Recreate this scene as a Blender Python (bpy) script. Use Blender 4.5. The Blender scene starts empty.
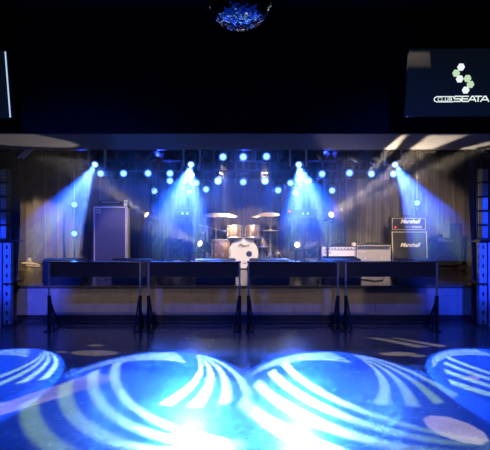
import bpy, bmesh, math, random
from mathutils import Vector, Matrix, Euler
random.seed(7)
PI = math.pi
sc = bpy.context.scene
C = sc.collection
F = 542.0; HX, HY, EYE = 245.0, 215.0, 1.62

def at(px, py, D):
    return Vector(((px-HX)*D/F, D, EYE-(py-HY)*D/F))

# ------------------------------------------------------------------ materials
def mat(name, col, rough=.5, metal=0.0, spec=.5, emit=None, estr=0, noise=None, bump=None, coat=0, sheen=0):
    m = bpy.data.materials.new(name); m.use_nodes = True
    nt = m.node_tree; b = nt.nodes['Principled BSDF']
    b.inputs['Base Color'].default_value = (*col, 1)
    b.inputs['Roughness'].default_value = rough
    b.inputs['Metallic'].default_value = metal
    b.inputs['Specular IOR Level'].default_value = spec
    b.inputs['Coat Weight'].default_value = coat
    b.inputs['Sheen Weight'].default_value = sheen
    if emit:
        b.inputs['Emission Color'].default_value = (*emit, 1)
        b.inputs['Emission Strength'].default_value = estr
    if noise:                                   # (scale, amount)
        tc = nt.nodes.new('ShaderNodeTexCoord'); n = nt.nodes.new('ShaderNodeTexNoise')
        n.inputs['Scale'].default_value = noise[0]; n.inputs['Detail'].default_value = 4
        r = nt.nodes.new('ShaderNodeValToRGB')
        a = noise[1]
        r.color_ramp.elements[0].position = .3; r.color_ramp.elements[1].position = .7
        r.color_ramp.elements[0].color = (*[c*(1-a) for c in col], 1)
        r.color_ramp.elements[1].color = (*[min(1, c*(1+a)) for c in col], 1)
        nt.links.new(tc.outputs['Object'], n.inputs['Vector'])
        nt.links.new(n.outputs['Fac'], r.inputs['Fac'])
        nt.links.new(r.outputs['Color'], b.inputs['Base Color'])
    if bump:                                    # (scale, strength)
        tc = nt.nodes.new('ShaderNodeTexCoord'); n = nt.nodes.new('ShaderNodeTexNoise')
        n.inputs['Scale'].default_value = bump[0]
        bp = nt.nodes.new('ShaderNodeBump'); bp.inputs['Strength'].default_value = bump[1]
        bp.inputs['Distance'].default_value = .01
        nt.links.new(tc.outputs['Object'], n.inputs['Vector'])
        nt.links.new(n.outputs['Fac'], bp.inputs['Height'])
        nt.links.new(bp.outputs['Normal'], b.inputs['Normal'])
    return m

M = {}
M['black_wall'] = mat('black_wall', (.006,.006,.010), .9, spec=.08, noise=(3,.2))
M['soffit'] = mat('soffit_paint', (.06,.058,.075), .85, noise=(6,.06))
M['stage_wall'] = mat('stage_wall', (.13,.105,.085), .8, noise=(5,.15), bump=(40,.2))
M['stage_front'] = mat('stage_front', (.20,.17,.16), .7, noise=(7,.12), bump=(30,.2))
M['stage_ceiling'] = mat('stage_ceiling', (.16,.13,.11), .85)
M['black_paint'] = mat('black_paint', (.012,.012,.014), .45)
M['black_gloss'] = mat('black_gloss', (.015,.015,.018), .22)
M['tolex'] = mat('black_tolex', (.02,.02,.022), .55, bump=(300,.3))
M['black_metal'] = mat('black_metal', (.03,.03,.035), .4, .6)
M['chrome'] = mat('chrome', (.8,.8,.83), .25, .6)
M['steel'] = mat('dull_steel', (.42,.43,.46), .35, .8)
M['alu_edge'] = mat('aluminium_edge', (.8,.72,.62), .4, .3)
M['grille_blue'] = mat('bass_grille_cloth', (.085,.085,.17), .85, noise=(120,.3), bump=(250,.5))
M['grille_black'] = mat('black_grille_cloth', (.03,.028,.035), .85, noise=(150,.3), bump=(250,.4))
M['grille_silver'] = mat('silver_grille_cloth', (.55,.50,.44), .75, noise=(140,.2), bump=(250,.4))
M['cream'] = mat('cream_panel', (.88,.82,.68), .6)
M['gold'] = mat('gold_piping', (.75,.6,.4), .4, .2)
M['white_ink'] = mat('white_logo', (.85,.82,.75), .5, emit=(1,.95,.85), estr=.0)
M['drumhead'] = mat('white_drumhead', (.9,.86,.78), .45)
M['sparkle'] = mat('sparkle_wrap', (.36,.23,.17), .25, .35, noise=(90,.7), coat=.5)
M['cymbal'] = mat('bronze_cymbal', (.95,.78,.50), .35, .35)
M['rubber'] = mat('black_rubber', (.015,.015,.015), .8)
M['cable'] = mat('pale_cable', (.55,.45,.33), .6)
M['cable_black'] = mat('black_cable', (.02,.02,.02), .6)
M['ink'] = mat('dark_ink', (.10,.07,.06), .6)
M['port'] = mat('port_hole_dark', (.02,.03,.12), .7)
M['screen'] = mat('screen_glass', (.01,.01,.012), .35, spec=.15, emit=(.25,.5,1.0), estr=.008)
M['red_led'] = mat('red_led', (.3,0,0), .3, emit=(1,.03,.05), estr=3)
M['blue_led'] = mat('blue_led', (0,0,.3), .3, emit=(.1,.3,1), estr=.5)
M['display'] = mat('display_window', (.02,.02,.02), .3, emit=(.6,.75,1), estr=.6)
M['pilot'] = mat('pilot_light', (.3,.3,.3), .3, emit=(.45,.6,1), estr=1.6)
M['logo_white'] = mat('lit_logo_white', (.0,.0,.0), .5, emit=(.9,1,.97), estr=.95)
M['logo_green'] = mat('lit_logo_green', (.0,.0,.0), .5, emit=(.62,.86,.55), estr=.85)
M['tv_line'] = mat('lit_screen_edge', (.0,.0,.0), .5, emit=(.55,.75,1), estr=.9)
M['steel_blue'] = mat('painted_slotted_steel', (.30,.32,.40), .45, .1)

def lens_mat(name, core, rim, s_core, s_rim, r):
    """a lamp lens: bright core, deeper rim (real lens: the beam leaves the middle strongest)"""
    m = bpy.data.materials.new(name); m.use_nodes = True
    nt = m.node_tree; b = nt.nodes['Principled BSDF']
    b.inputs['Base Color'].default_value = (.02,.02,.03,1)
    tc = nt.nodes.new('ShaderNodeTexCoord'); sep = nt.nodes.new('ShaderNodeSeparateXYZ')
    ln = nt.nodes.new('ShaderNodeMath'); ln.operation = 'POWER'; ln.inputs[1].default_value = 2
    l2 = nt.nodes.new('ShaderNodeMath'); l2.operation = 'POWER'; l2.inputs[1].default_value = 2
    ad = nt.nodes.new('ShaderNodeMath'); ad.operation = 'ADD'
    sq = nt.nodes.new('ShaderNodeMath'); sq.operation = 'SQRT'
    dv = nt.nodes.new('ShaderNodeMath'); dv.operation = 'DIVIDE'; dv.inputs[1].default_value = r
    L = nt.links.new
    L(tc.outputs['Object'], sep.inputs[0]); L(sep.outputs['X'], ln.inputs[0]); L(sep.outputs['Y'], l2.inputs[0])
    L(ln.outputs[0], ad.inputs[0]); L(l2.outputs[0], ad.inputs[1]); L(ad.outputs[0], sq.inputs[0]); L(sq.outputs[0], dv.inputs[0])
    rp = nt.nodes.new('ShaderNodeValToRGB')
    rp.color_ramp.elements[0].position = .45; rp.color_ramp.elements[0].color = (*[c*s_core for c in core], 1)
    rp.color_ramp.elements[1].position = .95; rp.color_ramp.elements[1].color = (*[c*s_rim for c in rim], 1)
    L(dv.outputs[0], rp.inputs['Fac']); L(rp.outputs['Color'], b.inputs['Emission Color'])
    b.inputs['Emission Strength'].default_value = 1
    return m
M['lens_blue'] = lens_mat('lens_blue', (.45,.82,1.3), (.05,.28,1.3), 1.6, 1.2, .068)
M['lens_flare'] = lens_mat('lens_blue_bright', (.6,.95,1.3), (.1,.4,1.4), 2.0, 1.6, .075)
M['lens_head'] = lens_mat('lens_moving_head', (.7,.95,1.3), (.06,.3,1.4), 2.0, 1.5, .055)
M['lens_warm'] = lens_mat('lens_warm', (1.3,1.15,.85), (1.1,.8,.45), 2.2, 1.6, .06)
M['lens_white'] = lens_mat('lens_pale', (1.1,1.15,1.3), (.5,.7,1.2), 1.5, 1.1, .055)

# ------------------------------------------------------------------ mesh helpers
def nb(): return bmesh.new()
def box(bm, c, s, rot=None, bevel=0):
    r = bmesh.ops.create_cube(bm, size=1)
    vs = r['verts']
    Mx = Matrix.Translation(Vector(c)) @ (rot.to_4x4() if rot is not None else Matrix()) @ Matrix.Diagonal((*s, 1))
    bmesh.ops.transform(bm, matrix=Mx, verts=vs)
    if bevel:
        es = list({e for v in vs for e in v.link_edges})
        bmesh.ops.bevel(bm, geom=es, offset=bevel, segments=2, affect='EDGES', profile=.5)
def frame_to(d):
    d = Vector(d).normalized()
    return d.to_track_quat('Z', 'Y').to_matrix()
def cyl(bm, p0, p1, r0, r1=None, seg=12, cap=True):
    p0, p1 = Vector(p0), Vector(p1); r1 = r0 if r1 is None else r1
    L = (p1-p0).length
    r = bmesh.ops.create_cone(bm, cap_ends=cap, segments=seg, radius1=r0, radius2=r1, depth=L)
    Mx = Matrix.Translation((p0+p1)/2) @ frame_to(p1-p0).to_4x4()
    bmesh.ops.transform(bm, matrix=Mx, verts=r['verts'])
def lathe(bm, prof, seg=24, mtx=None):
    """prof: list of (radius, z) spun around z"""
    mtx = mtx or Matrix()
    rings = []
    for r, z in prof:
        if r < 1e-6: rings.append([bm.verts.new(mtx @ Vector((0,0,z)))])
        else: rings.append([bm.verts.new(mtx @ Vector((r*math.cos(2*PI*i/seg), r*math.sin(2*PI*i/seg), z))) for i in range(seg)])
    for a, b in zip(rings, rings[1:]):
        for i in range(seg):
            j = (i+1) % seg
            if len(a) == 1 and len(b) == 1: continue
            if len(a) == 1: bm.faces.new((a[0], b[j], b[i]))
            elif len(b) == 1: bm.faces.new((a[i], a[j], b[0]))
            else: bm.faces.new((a[i], a[j], b[j], b[i]))
def tube(bm, pts, r, seg=8):
    pts = [Vector(p) for p in pts]
    rings = []
    for i, p in enumerate(pts):
        d = (pts[min(i+1, len(pts)-1)] - pts[max(i-1, 0)])
        q = frame_to(d)
        rings.append([bm.verts.new(p + q @ Vector((r*math.cos(2*PI*k/seg), r*math.sin(2*PI*k/seg), 0))) for k in range(seg)])
    for a, b in zip(rings, rings[1:]):
        # align rings
        best = min(range(seg), key=lambda s: sum((a[k].co-b[(k+s) % seg].co).length for k in range(seg)))
        b[:] = b[best:] + b[:best]
        for k in range(seg):
            bm.faces.new((a[k], a[(k+1) % seg], b[(k+1) % seg], b[k]))
    bm.faces.new(rings[0][::-1]); bm.faces.new(rings[-1])
def obj(name, bm, m, parent=None, loc=None, smooth=False, rot=None):
    bmesh.ops.recalc_face_normals(bm, faces=bm.faces)
    me = bpy.data.meshes.new(name); bm.to_mesh(me); bm.free()
    me.materials.append(M[m] if isinstance(m, str) else m)
    if smooth:
        me.polygons.foreach_set('use_smooth', [True]*len(me.polygons))
        me.set_sharp_from_angle(angle=R(38))
    o = bpy.data.objects.new(name, me); C.objects.link(o)
    if parent: o.parent = parent
    if loc is not None: o.location = loc
    if rot is not None: o.rotation_euler = rot
    return o
def R(d): return d*PI/180
def tag(o, label=None, cat=None, group=None, kind=None):
    if label: o['label'] = label
    if cat: o['category'] = cat
    if group: o['group'] = group
    if kind: o['kind'] = kind
    return o
def thing(name, label, cat, loc=(0,0,0), rz=0, group=None):
    o = bpy.data.objects.new(name, None); C.objects.link(o)
    o.location = loc; o.rotation_euler = (0,0,rz); o.empty_display_size = .1
    return tag(o, label, cat, group)
def struct(name, bm, m, smooth=False):
    return tag(obj(name, bm, m, smooth=smooth), kind='structure')
def sbox(name, a, b, m):
    bm = nb(); a, b = Vector(a), Vector(b); box(bm, (a+b)/2, b-a); return struct(name, bm, m)
def copy_tree(o, parent=None):
    c = o.copy(); C.objects.link(c)
    if parent: c.parent = parent
    for ch in list(o.children): copy_tree(ch, c)
    return c
def light(kind, name, parent, loc, power, col, radius=.03, aim=None, angle=40, blend=.2):
    l = bpy.data.lights.new(name, kind); l.energy = power; l.color = col; l.shadow_soft_size = radius
    if kind == 'SPOT': l.spot_size = R(angle); l.spot_blend = blend
    o = bpy.data.objects.new(name, l); C.objects.link(o)
    if parent: o.parent = parent
    o.location = loc
    if aim is not None: o.rotation_euler = (-Vector(aim)).to_track_quat('Z', 'Y').to_euler()
    return o

# ------------------------------------------------------------------ setting
def floor_material():
    m = bpy.data.materials.new('polished_dark_floor'); m.use_nodes = True
    nt = m.node_tree; b = nt.nodes['Principled BSDF']; L = nt.links.new
    tc = nt.nodes.new('ShaderNodeTexCoord')
    n1 = nt.nodes.new('ShaderNodeTexNoise'); n1.inputs['Scale'].default_value = 1.6; n1.inputs['Detail'].default_value = 7; n1.inputs['Roughness'].default_value = .65
    n2 = nt.nodes.new('ShaderNodeTexNoise'); n2.inputs['Scale'].default_value = 14; n2.inputs['Detail'].default_value = 6; n2.inputs['Roughness'].default_value = .7
    L(tc.outputs['Object'], n1.inputs['Vector']); L(tc.outputs['Object'], n2.inputs['Vector'])
    cr = nt.nodes.new('ShaderNodeValToRGB')
    cr.color_ramp.elements[0].position = .3; cr.color_ramp.elements[0].color = (.042,.044,.05,1)
    cr.color_ramp.elements[1].position = .72; cr.color_ramp.elements[1].color = (.085,.085,.095,1)
    L(n1.outputs['Fac'], cr.inputs['Fac']); L(cr.outputs['Color'], b.inputs['Base Color'])
    mr = nt.nodes.new('ShaderNodeMapRange'); mr.inputs['From Min'].default_value = .3; mr.inputs['From Max'].default_value = .7
    mr.inputs['To Min'].default_value = .17; mr.inputs['To Max'].default_value = .29
    L(n2.outputs['Fac'], mr.inputs['Value']); L(mr.outputs['Result'], b.inputs['Roughness'])
    bp = nt.nodes.new('ShaderNodeBump'); bp.inputs['Strength'].default_value = .25; bp.inputs['Distance'].default_value = .004
    L(n2.outputs['Fac'], bp.inputs['Height']); L(bp.outputs['Normal'], b.inputs['Normal'])
    b.inputs['Specular IOR Level'].default_value = .8
    return m
def stage_floor_material():
    m = bpy.data.materials.new('stage_boards'); m.use_nodes = True
    nt = m.node_tree; b = nt.nodes['Principled BSDF']; L = nt.links.new
    tc = nt.nodes.new('ShaderNodeTexCoord')
    br = nt.nodes.new('ShaderNodeTexBrick')
    br.inputs['Color1'].default_value = (.07,.055,.048,1); br.inputs['Color2'].default_value = (.085,.068,.056,1)
    br.inputs['Mortar'].default_value = (.03,.025,.02,1); br.inputs['Scale'].default_value = 1
    br.inputs['Brick Width'].default_value = 1.8; br.inputs['Row Height'].default_value = .14; br.inputs['Mortar Size'].default_value = .003
    L(tc.outputs['Object'], br.inputs['Vector']); L(br.outputs['Color'], b.inputs['Base Color'])
    b.inputs['Roughness'].default_value = .22
    return m
SZ = .54; SF = 8.3; SB = 12.0; SX = 4.85; CEIL = 3.05
sbox('floor', (-5.4,-2.5,-.1), (5.4,SF+.02,0), floor_material())
sbox('trim_stage_platform', (-SX,SF,0), (SX,SB+.2,SZ-.03), 'stage_front')
sbox('floor_stage', (-SX-.2,SF-.015,SZ-.03), (SX+.2,SB+.2,SZ), stage_floor_material())
sbox('baseboard_stage', (-SX,SF-.012,0), (SX,SF,.09), 'black_paint')
bm = nb()
for x in (-3.0,-1.75,-.5,.75,2.0,3.25): box(bm, (x,SF-.001,.3), (.004,.006,.4))
struct('trim_stage_seams', bm, 'black_paint')
sbox('ceiling_soffit', (-5.4,6.7,2.62), (5.4,SF,4.15), 'soffit')
sbox('wall_above_stage', (-5.4,6.66,2.63), (5.4,6.7,4.15), 'black_wall')
sbox('ceiling', (-5.4,-2.5,4.15), (5.4,6.7,4.25), 'black_wall')
sbox('wall_hall_left', (-5.5,-2.5,0), (-5.4,SF,4.25), 'black_wall')
sbox('wall_hall_right', (5.4,-2.5,0), (5.5,SF,4.25), 'black_wall')
sbox('wall_hall_rear', (-5.5,-2.6,0), (5.5,-2.5,4.25), 'black_wall')
sbox('wall_proscenium_left', (-5.4,SF,0), (-3.66,SF+.12,CEIL), 'black_wall')
sbox('wall_proscenium_right', (3.66,SF,0), (5.4,SF+.12,CEIL), 'black_wall')
sbox('wall_stage_left', (-SX-.1,SF+.12,SZ), (-SX,SB+.1,CEIL), 'stage_wall')
sbox('wall_stage_right', (SX,SF+.12,SZ), (SX+.1,SB+.1,CEIL), 'stage_wall')
sbox('wall_stage_back', (-SX,SB,SZ), (SX,SB+.1,CEIL), 'stage_wall')
sbox('ceiling_stage', (-SX,SF,CEIL), (SX,SB+.1,CEIL+.1), 'stage_ceiling')

# ------------------------------------------------------------------ curtains
def curtain_mesh(x0, x1, y, z0, z1, amp=.06, wl=.21, seed=0, lean=0):
    rnd = random.Random(seed); bm = nb(); n = int((x1-x0)/.015); rows = 9
    ph = [rnd.uniform(0,6.28) for _ in range(4)]
    grid = []
    for r in range(rows):
        t = r/(rows-1); z = z1+(z0-z1)*t; row = []
        for i in range(n+1):
            x = x0+(x1-x0)*i/n
            a = amp*(.55+.45*t)
            w = math.sin(2*PI*x/wl+ph[0]+.8*math.sin(x*2.3+ph[1])) + .45*math.sin(2*PI*x/(wl*.47)+ph[2]+.25*t)
            row.append(bm.verts.new((x+lean*t+.012*math.sin(z*3+ph[3]+x*5), y+a*w*.7, z)))
        grid.append(row)
    for r in range(rows-1):
        for i in range(n):
            bm.faces.new((grid[r][i], grid[r][i+1], grid[r+1][i+1], grid[r+1][i]))
    return bm
M['velour'] = mat('grey_brown_velour', (.13,.105,.10), .9, sheen=.3, noise=(4,.15))
M['velour_black'] = mat('black_velour', (.015,.015,.02), .85, sheen=.2)
curt = [(-4.62,-3.95,11.82,'pale grey brown pleated curtain standing alone at the left end of the stage back',.30),
        (-3.85,-2.1,11.72,'pleated backdrop curtain hanging behind the tall bass cabinet',.20),
        (-2.05,.03,11.78,'pleated backdrop curtain behind the left half of the drum kit and boom microphone stand',.23),
        (.0,1.75,11.70,'pleated backdrop curtain behind the ride cymbal side of the drum kit',.24),
        (1.8,3.35,11.72,'pleated backdrop curtain hanging behind the two cream and silver amplifiers',.21),
        (3.4,4.6,11.8,'pleated backdrop curtain at the far right, past the black amplifier stack',.26)]
for i, (a, b, y, lb, wl) in enumerate(curt):
    t = thing('backdrop_curtain', lb, 'curtain', (0,0,0), 0, 'backdrop curtains along the stage back')
    obj('drape', curtain_mesh(a, b, y, SZ+.02, CEIL-.06, .085, wl, i), 'velour', t, smooth=True)
    bm = nb(); cyl(bm, (a,y,CEIL-.04), (b,y,CEIL-.04), .018); obj('curtain_rail', bm, 'black_metal', t)
for s, lb in ((-1,'black side drape at the left edge of the stage opening'), (1,'black side drape at the right edge of the stage opening')):
    bm = curtain_mesh(-.16, .16, 0, .02, 2.58, .03, .11, 40+s, lean=s*.06)
    o = obj('side_drape', bm, 'velour_black', loc=(s*3.56,8.24,0), smooth=True)
    tag(o, lb, 'curtain', 'black drapes at the stage opening')

bm = curtain_mesh(-3.0, 3.0, 0, 2.38, CEIL-.06, .05, .16, 77)
tb_ = thing('border_drape', 'short black border drape hanging over the stage behind the blue lamps', 'curtain', (0,11.38,0)); obj('drape', bm, 'velour_black', tb_, smooth=True)
bm = nb(); cyl(bm, (-3.0,0,CEIL-.04), (3.0,0,CEIL-.04), .018); obj('curtain_rail', bm, 'black_metal', tb_)
# ------------------------------------------------------------------ lettering
def text_bm(body, size, shear=0, ext=.002, weight=0):
    cu = bpy.data.curves.new('lettering', 'FONT'); cu.body = body; cu.size = size; cu.shear = shear; cu.extrude = ext
    cu.align_x = 'CENTER'; cu.align_y = 'CENTER'; cu.offset = weight
    o = bpy.data.objects.new('lettering', cu); C.objects.link(o)
    dg = bpy.context.evaluated_depsgraph_get()
    me = bpy.data.meshes.new_from_object(o.evaluated_get(dg))
    bm = nb(); bm.from_mesh(me)
    bpy.data.objects.remove(o); bpy.data.meshes.remove(me)
    return bm

# ------------------------------------------------------------------ slotted steel racks with PA columns
def slotted_post(w, h):
    """flat steel face with oval slots, in the x-z plane, from z=0"""
    bm = nb(); pitch = .125; n = int(h/pitch); slot_w, slot_h = .026, .055; t = .004
    for s in (-1,1):
        box(bm, (s*(w/4+slot_w/4), 0, h/2), (w/2-slot_w/2, t, h))
    z = 0
    for i in range(n):
        zc = (i+.5)*h/n
        z0, z1 = i*h/n, (i+1)*h/n
        box(bm, (0,0,(z0+zc-slot_h/2)/2), (slot_w, t, zc-slot_h/2-z0))
        box(bm, (0,0,(z1+zc+slot_h/2)/2), (slot_w, t, z1-zc-slot_h/2))
    return bm
def rack(s, lb_rack, lb_sub, lb_arr, lb_br):
    X = s*3.40; Y = 7.86
    r = thing('slotted_steel_rack', lb_rack, 'rack', (X,Y,0), 0, 'slotted steel speaker racks')
    W, Dp, H = .78, .42, 1.22
    for yy in (0, Dp):
        for xx in ((0, W) if yy == 0 else (.16, W)):
            bm = slotted_post(.105, H); bmesh.ops.translate(bm, verts=bm.verts, vec=(s*(xx+(.055 if xx < .5 else -.055)), yy*1.0, 0))
            b2 = slotted_post(.09, H); bmesh.ops.rotate(b2, verts=b2.verts, matrix=Matrix.Rotation(PI/2,3,'Z')); bmesh.ops.translate(b2, verts=b2.verts, vec=(s*xx, yy+(.047 if yy == 0 else -.047), 0))
            me = bpy.data.meshes.new('t'); b2.to_mesh(me); b2.free(); bm.from_mesh(me)
            obj('slotted_post', bm, 'steel_blue', r)
    # second face plate beside the corner post
    bm = slotted_post(.10, H); bmesh.ops.translate(bm, verts=bm.verts, vec=(s*.175, -.012, 0)); obj('slotted_post', bm, 'steel_blue', r)
    for z in (.02, .62, H+.012):
        bm = nb(); box(bm, (s*W/2, Dp/2, z), (W+.01, Dp+.02, .024)); obj('shelf', bm, 'black_metal', r)
    # subwoofers in the rack
    for k, z in enumerate((.035, .634)):
        t = thing('subwoofer', lb_sub[k], 'speaker', (X+s*W/2, Y+.24, z), 0, 'subwoofers in the slotted racks')
        bm = nb(); box(bm, (0,-.01,.28), (.46,.18,.56), bevel=.012); obj('cabinet', bm, 'black_paint', t)
        bm = nb(); box(bm, (0,-.105,.28), (.42,.012,.5), bevel=.004); obj('grille', bm, 'grille_black', t)
    # line array column on top
    t = thing('column_speaker', lb_arr, 'speaker', (s*(3.51 if s<0 else 3.485), Y+.06, H+.024), 0, 'column speakers on the racks')
    n = 5; mh = .208
    bm = nb(); box(bm, (0,.0,.01), (.16,.2,.02)); cyl(bm, (-s*.07,.05,0), (-s*.07,.05,n*mh+.05), .010); obj('stand_pole', bm, 'black_metal', t)
    for k in range(n):
        e = nb(); z = .02+mh*k+mh/2
        box(e, (0,.03,z), (.09,.16,mh-.02), bevel=.008)
        m_ = obj('module', e, 'black_paint', t); f_ = nb(); box(f_, (0,-.052,z), (.074,.006,mh-.04)); obj('front_plate', f_, 'steel_blue', m_)
        g = nb()
        for j in range(5): box(g, (0,-.054,z+(j-2)*.034), (.06,.014,.007))
        obj('grille', g, 'black_paint', m_)
    b = nb(); x0 = s*3.42
    for dx in (0, .05):
        cyl(b, (x0+s*dx-s*.16,8.12,2.50), (x0+s*dx-s*.30,8.18,2.60) if s<0 else (x0+s*dx,8.12,2.50), .012)
    b.free()
    b = nb()
    A = at(18,158,8.15); B = at(27,149.5,8.15)
    if s > 0: A = at(489,161,8.15); B = at(479,150.5,8.15)
    for dx in (0,.07):
        box(b, (A+B)/2+Vector((dx,0,0)), ((B-A).length, .05, .025), rot=Matrix.Rotation(-math.atan2(B.z-A.z, B.x-A.x),3,'Y'))
    box(b, (B.x+.03,B.y,2.61), (.14,.1,.02))
    o = obj('steel_bracket', b, 'steel'); tag(o, lb_br, 'bracket', 'steel brackets at the soffit corners')
rack(-1, 'blue lit slotted steel rack at the left edge of the picture, by the stage',
     ['lower black subwoofer inside the left slotted steel rack','upper black subwoofer inside the left slotted steel rack'],
     'tall thin column speaker standing on the left slotted rack', 'short slanted steel bracket under the soffit above the left side drape')
rack(1, 'blue lit slotted steel rack at the right edge of the picture, by the stage',
     ['lower black subwoofer inside the right slotted steel rack','upper black subwoofer inside the right slotted steel rack'],
     'tall thin column speaker standing on the right slotted rack', 'short slanted steel bracket under the soffit above the right side drape')

# ------------------------------------------------------------------ crowd barriers
def barrier(px0, px1, lb):
    D = 7.63; a = at(px0,0,D).x; b = at(px1,0,D).x; W = b-a
    t = thing('crowd_barrier', lb, 'barrier', ((a+b)/2, D, 0), 0, 'black crowd barriers in front of the stage')
    H = .965
    bm = nb(); box(bm, (0,.0,H-.115), (W-.03,.03,.20), bevel=.004); obj('panel', bm, 'black_gloss', t)
    bm = nb(); box(bm, (0,.02,H-.008), (W,.11,.018), bevel=.005); obj('top_rail', bm, 'black_gloss', t)
    for s in (-1,1):
        x = s*(W/2-.02)
        bm = nb(); cyl(bm, (x,-.03,.40), (x,-.03,H-.02), .013); lg = obj('leg', bm, 'steel', t, smooth=True)
        bm = nb(); cyl(bm, (x,-.03,0.015), (x,-.03,.48), .024, seg=14); cyl(bm, (x,-.03,.47), (x,-.03,.49), .028, seg=14); obj('sleeve', bm, 'black_metal', lg, smooth=True)
        bm = nb(); cyl(bm, (x-s*.01,-.03,.42), (x+s*.0-s*.02,.30,.02), .014); cyl(bm, (x-s*.02,-.03,.44), (x-s*.075,-.06,.02), .012); obj('brace', bm, 'black_metal', lg, smooth=True)
        bm = nb(); box(bm, (x-s*.02,.1,.008), (.12,.5,.016), bevel=.004); obj('foot_plate', bm, 'black_metal', lg)
    bm = nb(); cyl(bm, (-W/2+.03,.30,.04), (W/2-.03,.30,.04), .016); obj('bottom_bar', bm, 'black_metal', t)
barrier(48.5,142,'black crowd barrier standing in front of the tall bass cabinet, first in the row')
barrier(147.5,241,'black crowd barrier standing just left of the white bass drum gap')
barrier(247,339,'black crowd barrier whose panel covers the lower right of the bass drum')
barrier(344,437.5,'black crowd barrier standing in front of the black amplifier stack')

# ------------------------------------------------------------------ floor monitors
def wedge():
    t = thing('floor_monitor', 'x', 'speaker', (0,0,SZ), 0, 'black wedge monitors along the stage edge')
    W, H = .62, .40
    bm = nb()
    prof = [(0,0),(.42,0),(.46,.10),(.10,H),(0,H-.02)]
    L_ = [bm.verts.new((-W/2,y,z)) for y,z in prof]; R_ = [bm.verts.new((W/2,y,z)) for y,z in prof]
    bm.faces.new(L_); bm.faces.new(R_[::-1])
    for i in range(5): bm.faces.new((L_[i],L_[(i+1)%5],R_[(i+1)%5],R_[i]))
    bmesh.ops.bevel(bm, geom=bm.edges[:], offset=.008, segments=2, affect='EDGES')
    obj('cabinet', bm, 'black_paint', t)
    bm = nb(); box(bm, (0,.31,.265), (W-.06,.008,.40), rot=Matrix.Rotation(R(50),3,'X')); obj('grille', bm, 'grille_black', t)
    for s in (-1,1):
        bm = nb(); tube(bm, [(s*(W/2-.0),.12,.16),(s*(W/2+.03),.13,.16),(s*(W/2+.03),.13,.27),(s*(W/2),.12,.27)], .009); obj('handle', bm, 'black_metal', t)
    bm = nb(); box(bm, (.18,-.006,.09), (.12,.012,.08)); obj('connector_plate', bm, 'black_metal', t)
    return t
proto = wedge()
wl = [(65,'black floor monitor at the left end of the stage edge, before the bass cabinet'),
      (133,'black floor monitor just right of the bass cabinet, partly behind two barriers'),
      (216,'black floor monitor just left of the white bass drum'),
      (269,'black floor monitor just right of the white bass drum'),
      (340,'black floor monitor in front of the cream faced amplifier head'),
      (415,'black floor monitor in front of the black amplifier stack')]
for i,(px,lb) in enumerate(wl):
    o = proto if i == 0 else copy_tree(proto)
    o.location = (at(px,0,8.55).x, 8.42, SZ); o.rotation_euler = (0,0,0); o['label'] = lb

# ------------------------------------------------------------------ bass cabinet and head
p = at(110.5,0,10.4)
t = thing('bass_cabinet', 'tall bass speaker cabinet with blue grey grille cloth and pale metal edges', 'speaker', (p.x,10.4,SZ), R(5))
W,H,Dp = .63,1.24,.40
bm = nb(); box(bm, (0,Dp/2,H/2+.02), (W,Dp,H-.02), bevel=.012); obj('cabinet', bm, 'tolex', t)
bm = nb(); box(bm, (0,-.004,H/2+.01), (W-.05,.012,H-.07)); obj('grille', bm, 'grille_blue', t)
bm = nb()
for s in (-1,1): box(bm, (s*(W/2-.012),-.012,H/2+.01), (.024 if s<0 else .05,.03,H-.02), bevel=.004)
box(bm, (0,-.012,H-.012), (W,.03,.026), bevel=.004); box(bm, (0,-.012,.04), (W,.03,.02), bevel=.004)
obj('edge_trim', bm, 'alu_edge', t)['label'] = 'pale metal edge trim'
bm = nb(); box(bm, (W/2+.004,Dp*.45,H/2), (.01,Dp*.86,H-.06)); obj('side_rail_plate', bm, 'alu_edge', t)
bm = nb(); box(bm, (-W/2+.085,-.016,H-.085), (.085,.012,.085)); bd = obj('badge', bm, 'steel', t); bd['label'] = 'small square silver badge'
bm = nb()
for z in (-.018,.012): box(bm, (-W/2+.085,-.024,H-.085+z), (.055,.004,.014))
obj('badge_mark', bm, 'ink', bd)
for s in (-1,1):
    for yy in (.05,.34):
        bm = nb(); cyl(bm, (s*.25,yy,0), (s*.25,yy,.035), .025); obj('foot', bm, 'rubber', t)
q = thing('bass_amplifier_head', 'slim black rack amplifier lying on top of the tall bass cabinet', 'amplifier', (p.x-.01,10.42,SZ+H+.01), R(5))
bm = nb(); box(bm, (0,.15,.06), (.44,.30,.09), bevel=.008); obj('chassis', bm, 'black_gloss', q)
bm = nb(); box(bm, (0,-.003,.06), (.44,.012,.085), bevel=.003); obj('front_panel', bm, 'black_metal', q)
bm = nb(); box(bm, (.02,-.012,.078), (.34,.006,.012)); obj('panel_stripe', bm, 'steel', q)
for i in range(8):
    bm = nb(); cyl(bm, (-.17+i*.045,-.01,.05), (-.17+i*.045,-.03,.05), .011); obj('knob', bm, 'black_paint', q, smooth=True)
for s in (-1,1):
    bm = nb(); box(bm, (s*.18,.1,.007), (.04,.2,.014)); obj('foot', bm, 'rubber', q)
o = thing('power_box', 'small pale box standing at the right end of the bass cabinet top', 'box', (p.x+.275,10.48,SZ+H+.01), R(5))
bm = nb(); box(bm, (0,.03,.06), (.06,.14,.12), bevel=.006); obj('case', bm, 'cream', o)
bm = nb(); box(bm, (0,-.043,.07), (.035,.006,.03)); obj('label_plate', bm, 'steel', o)

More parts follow.
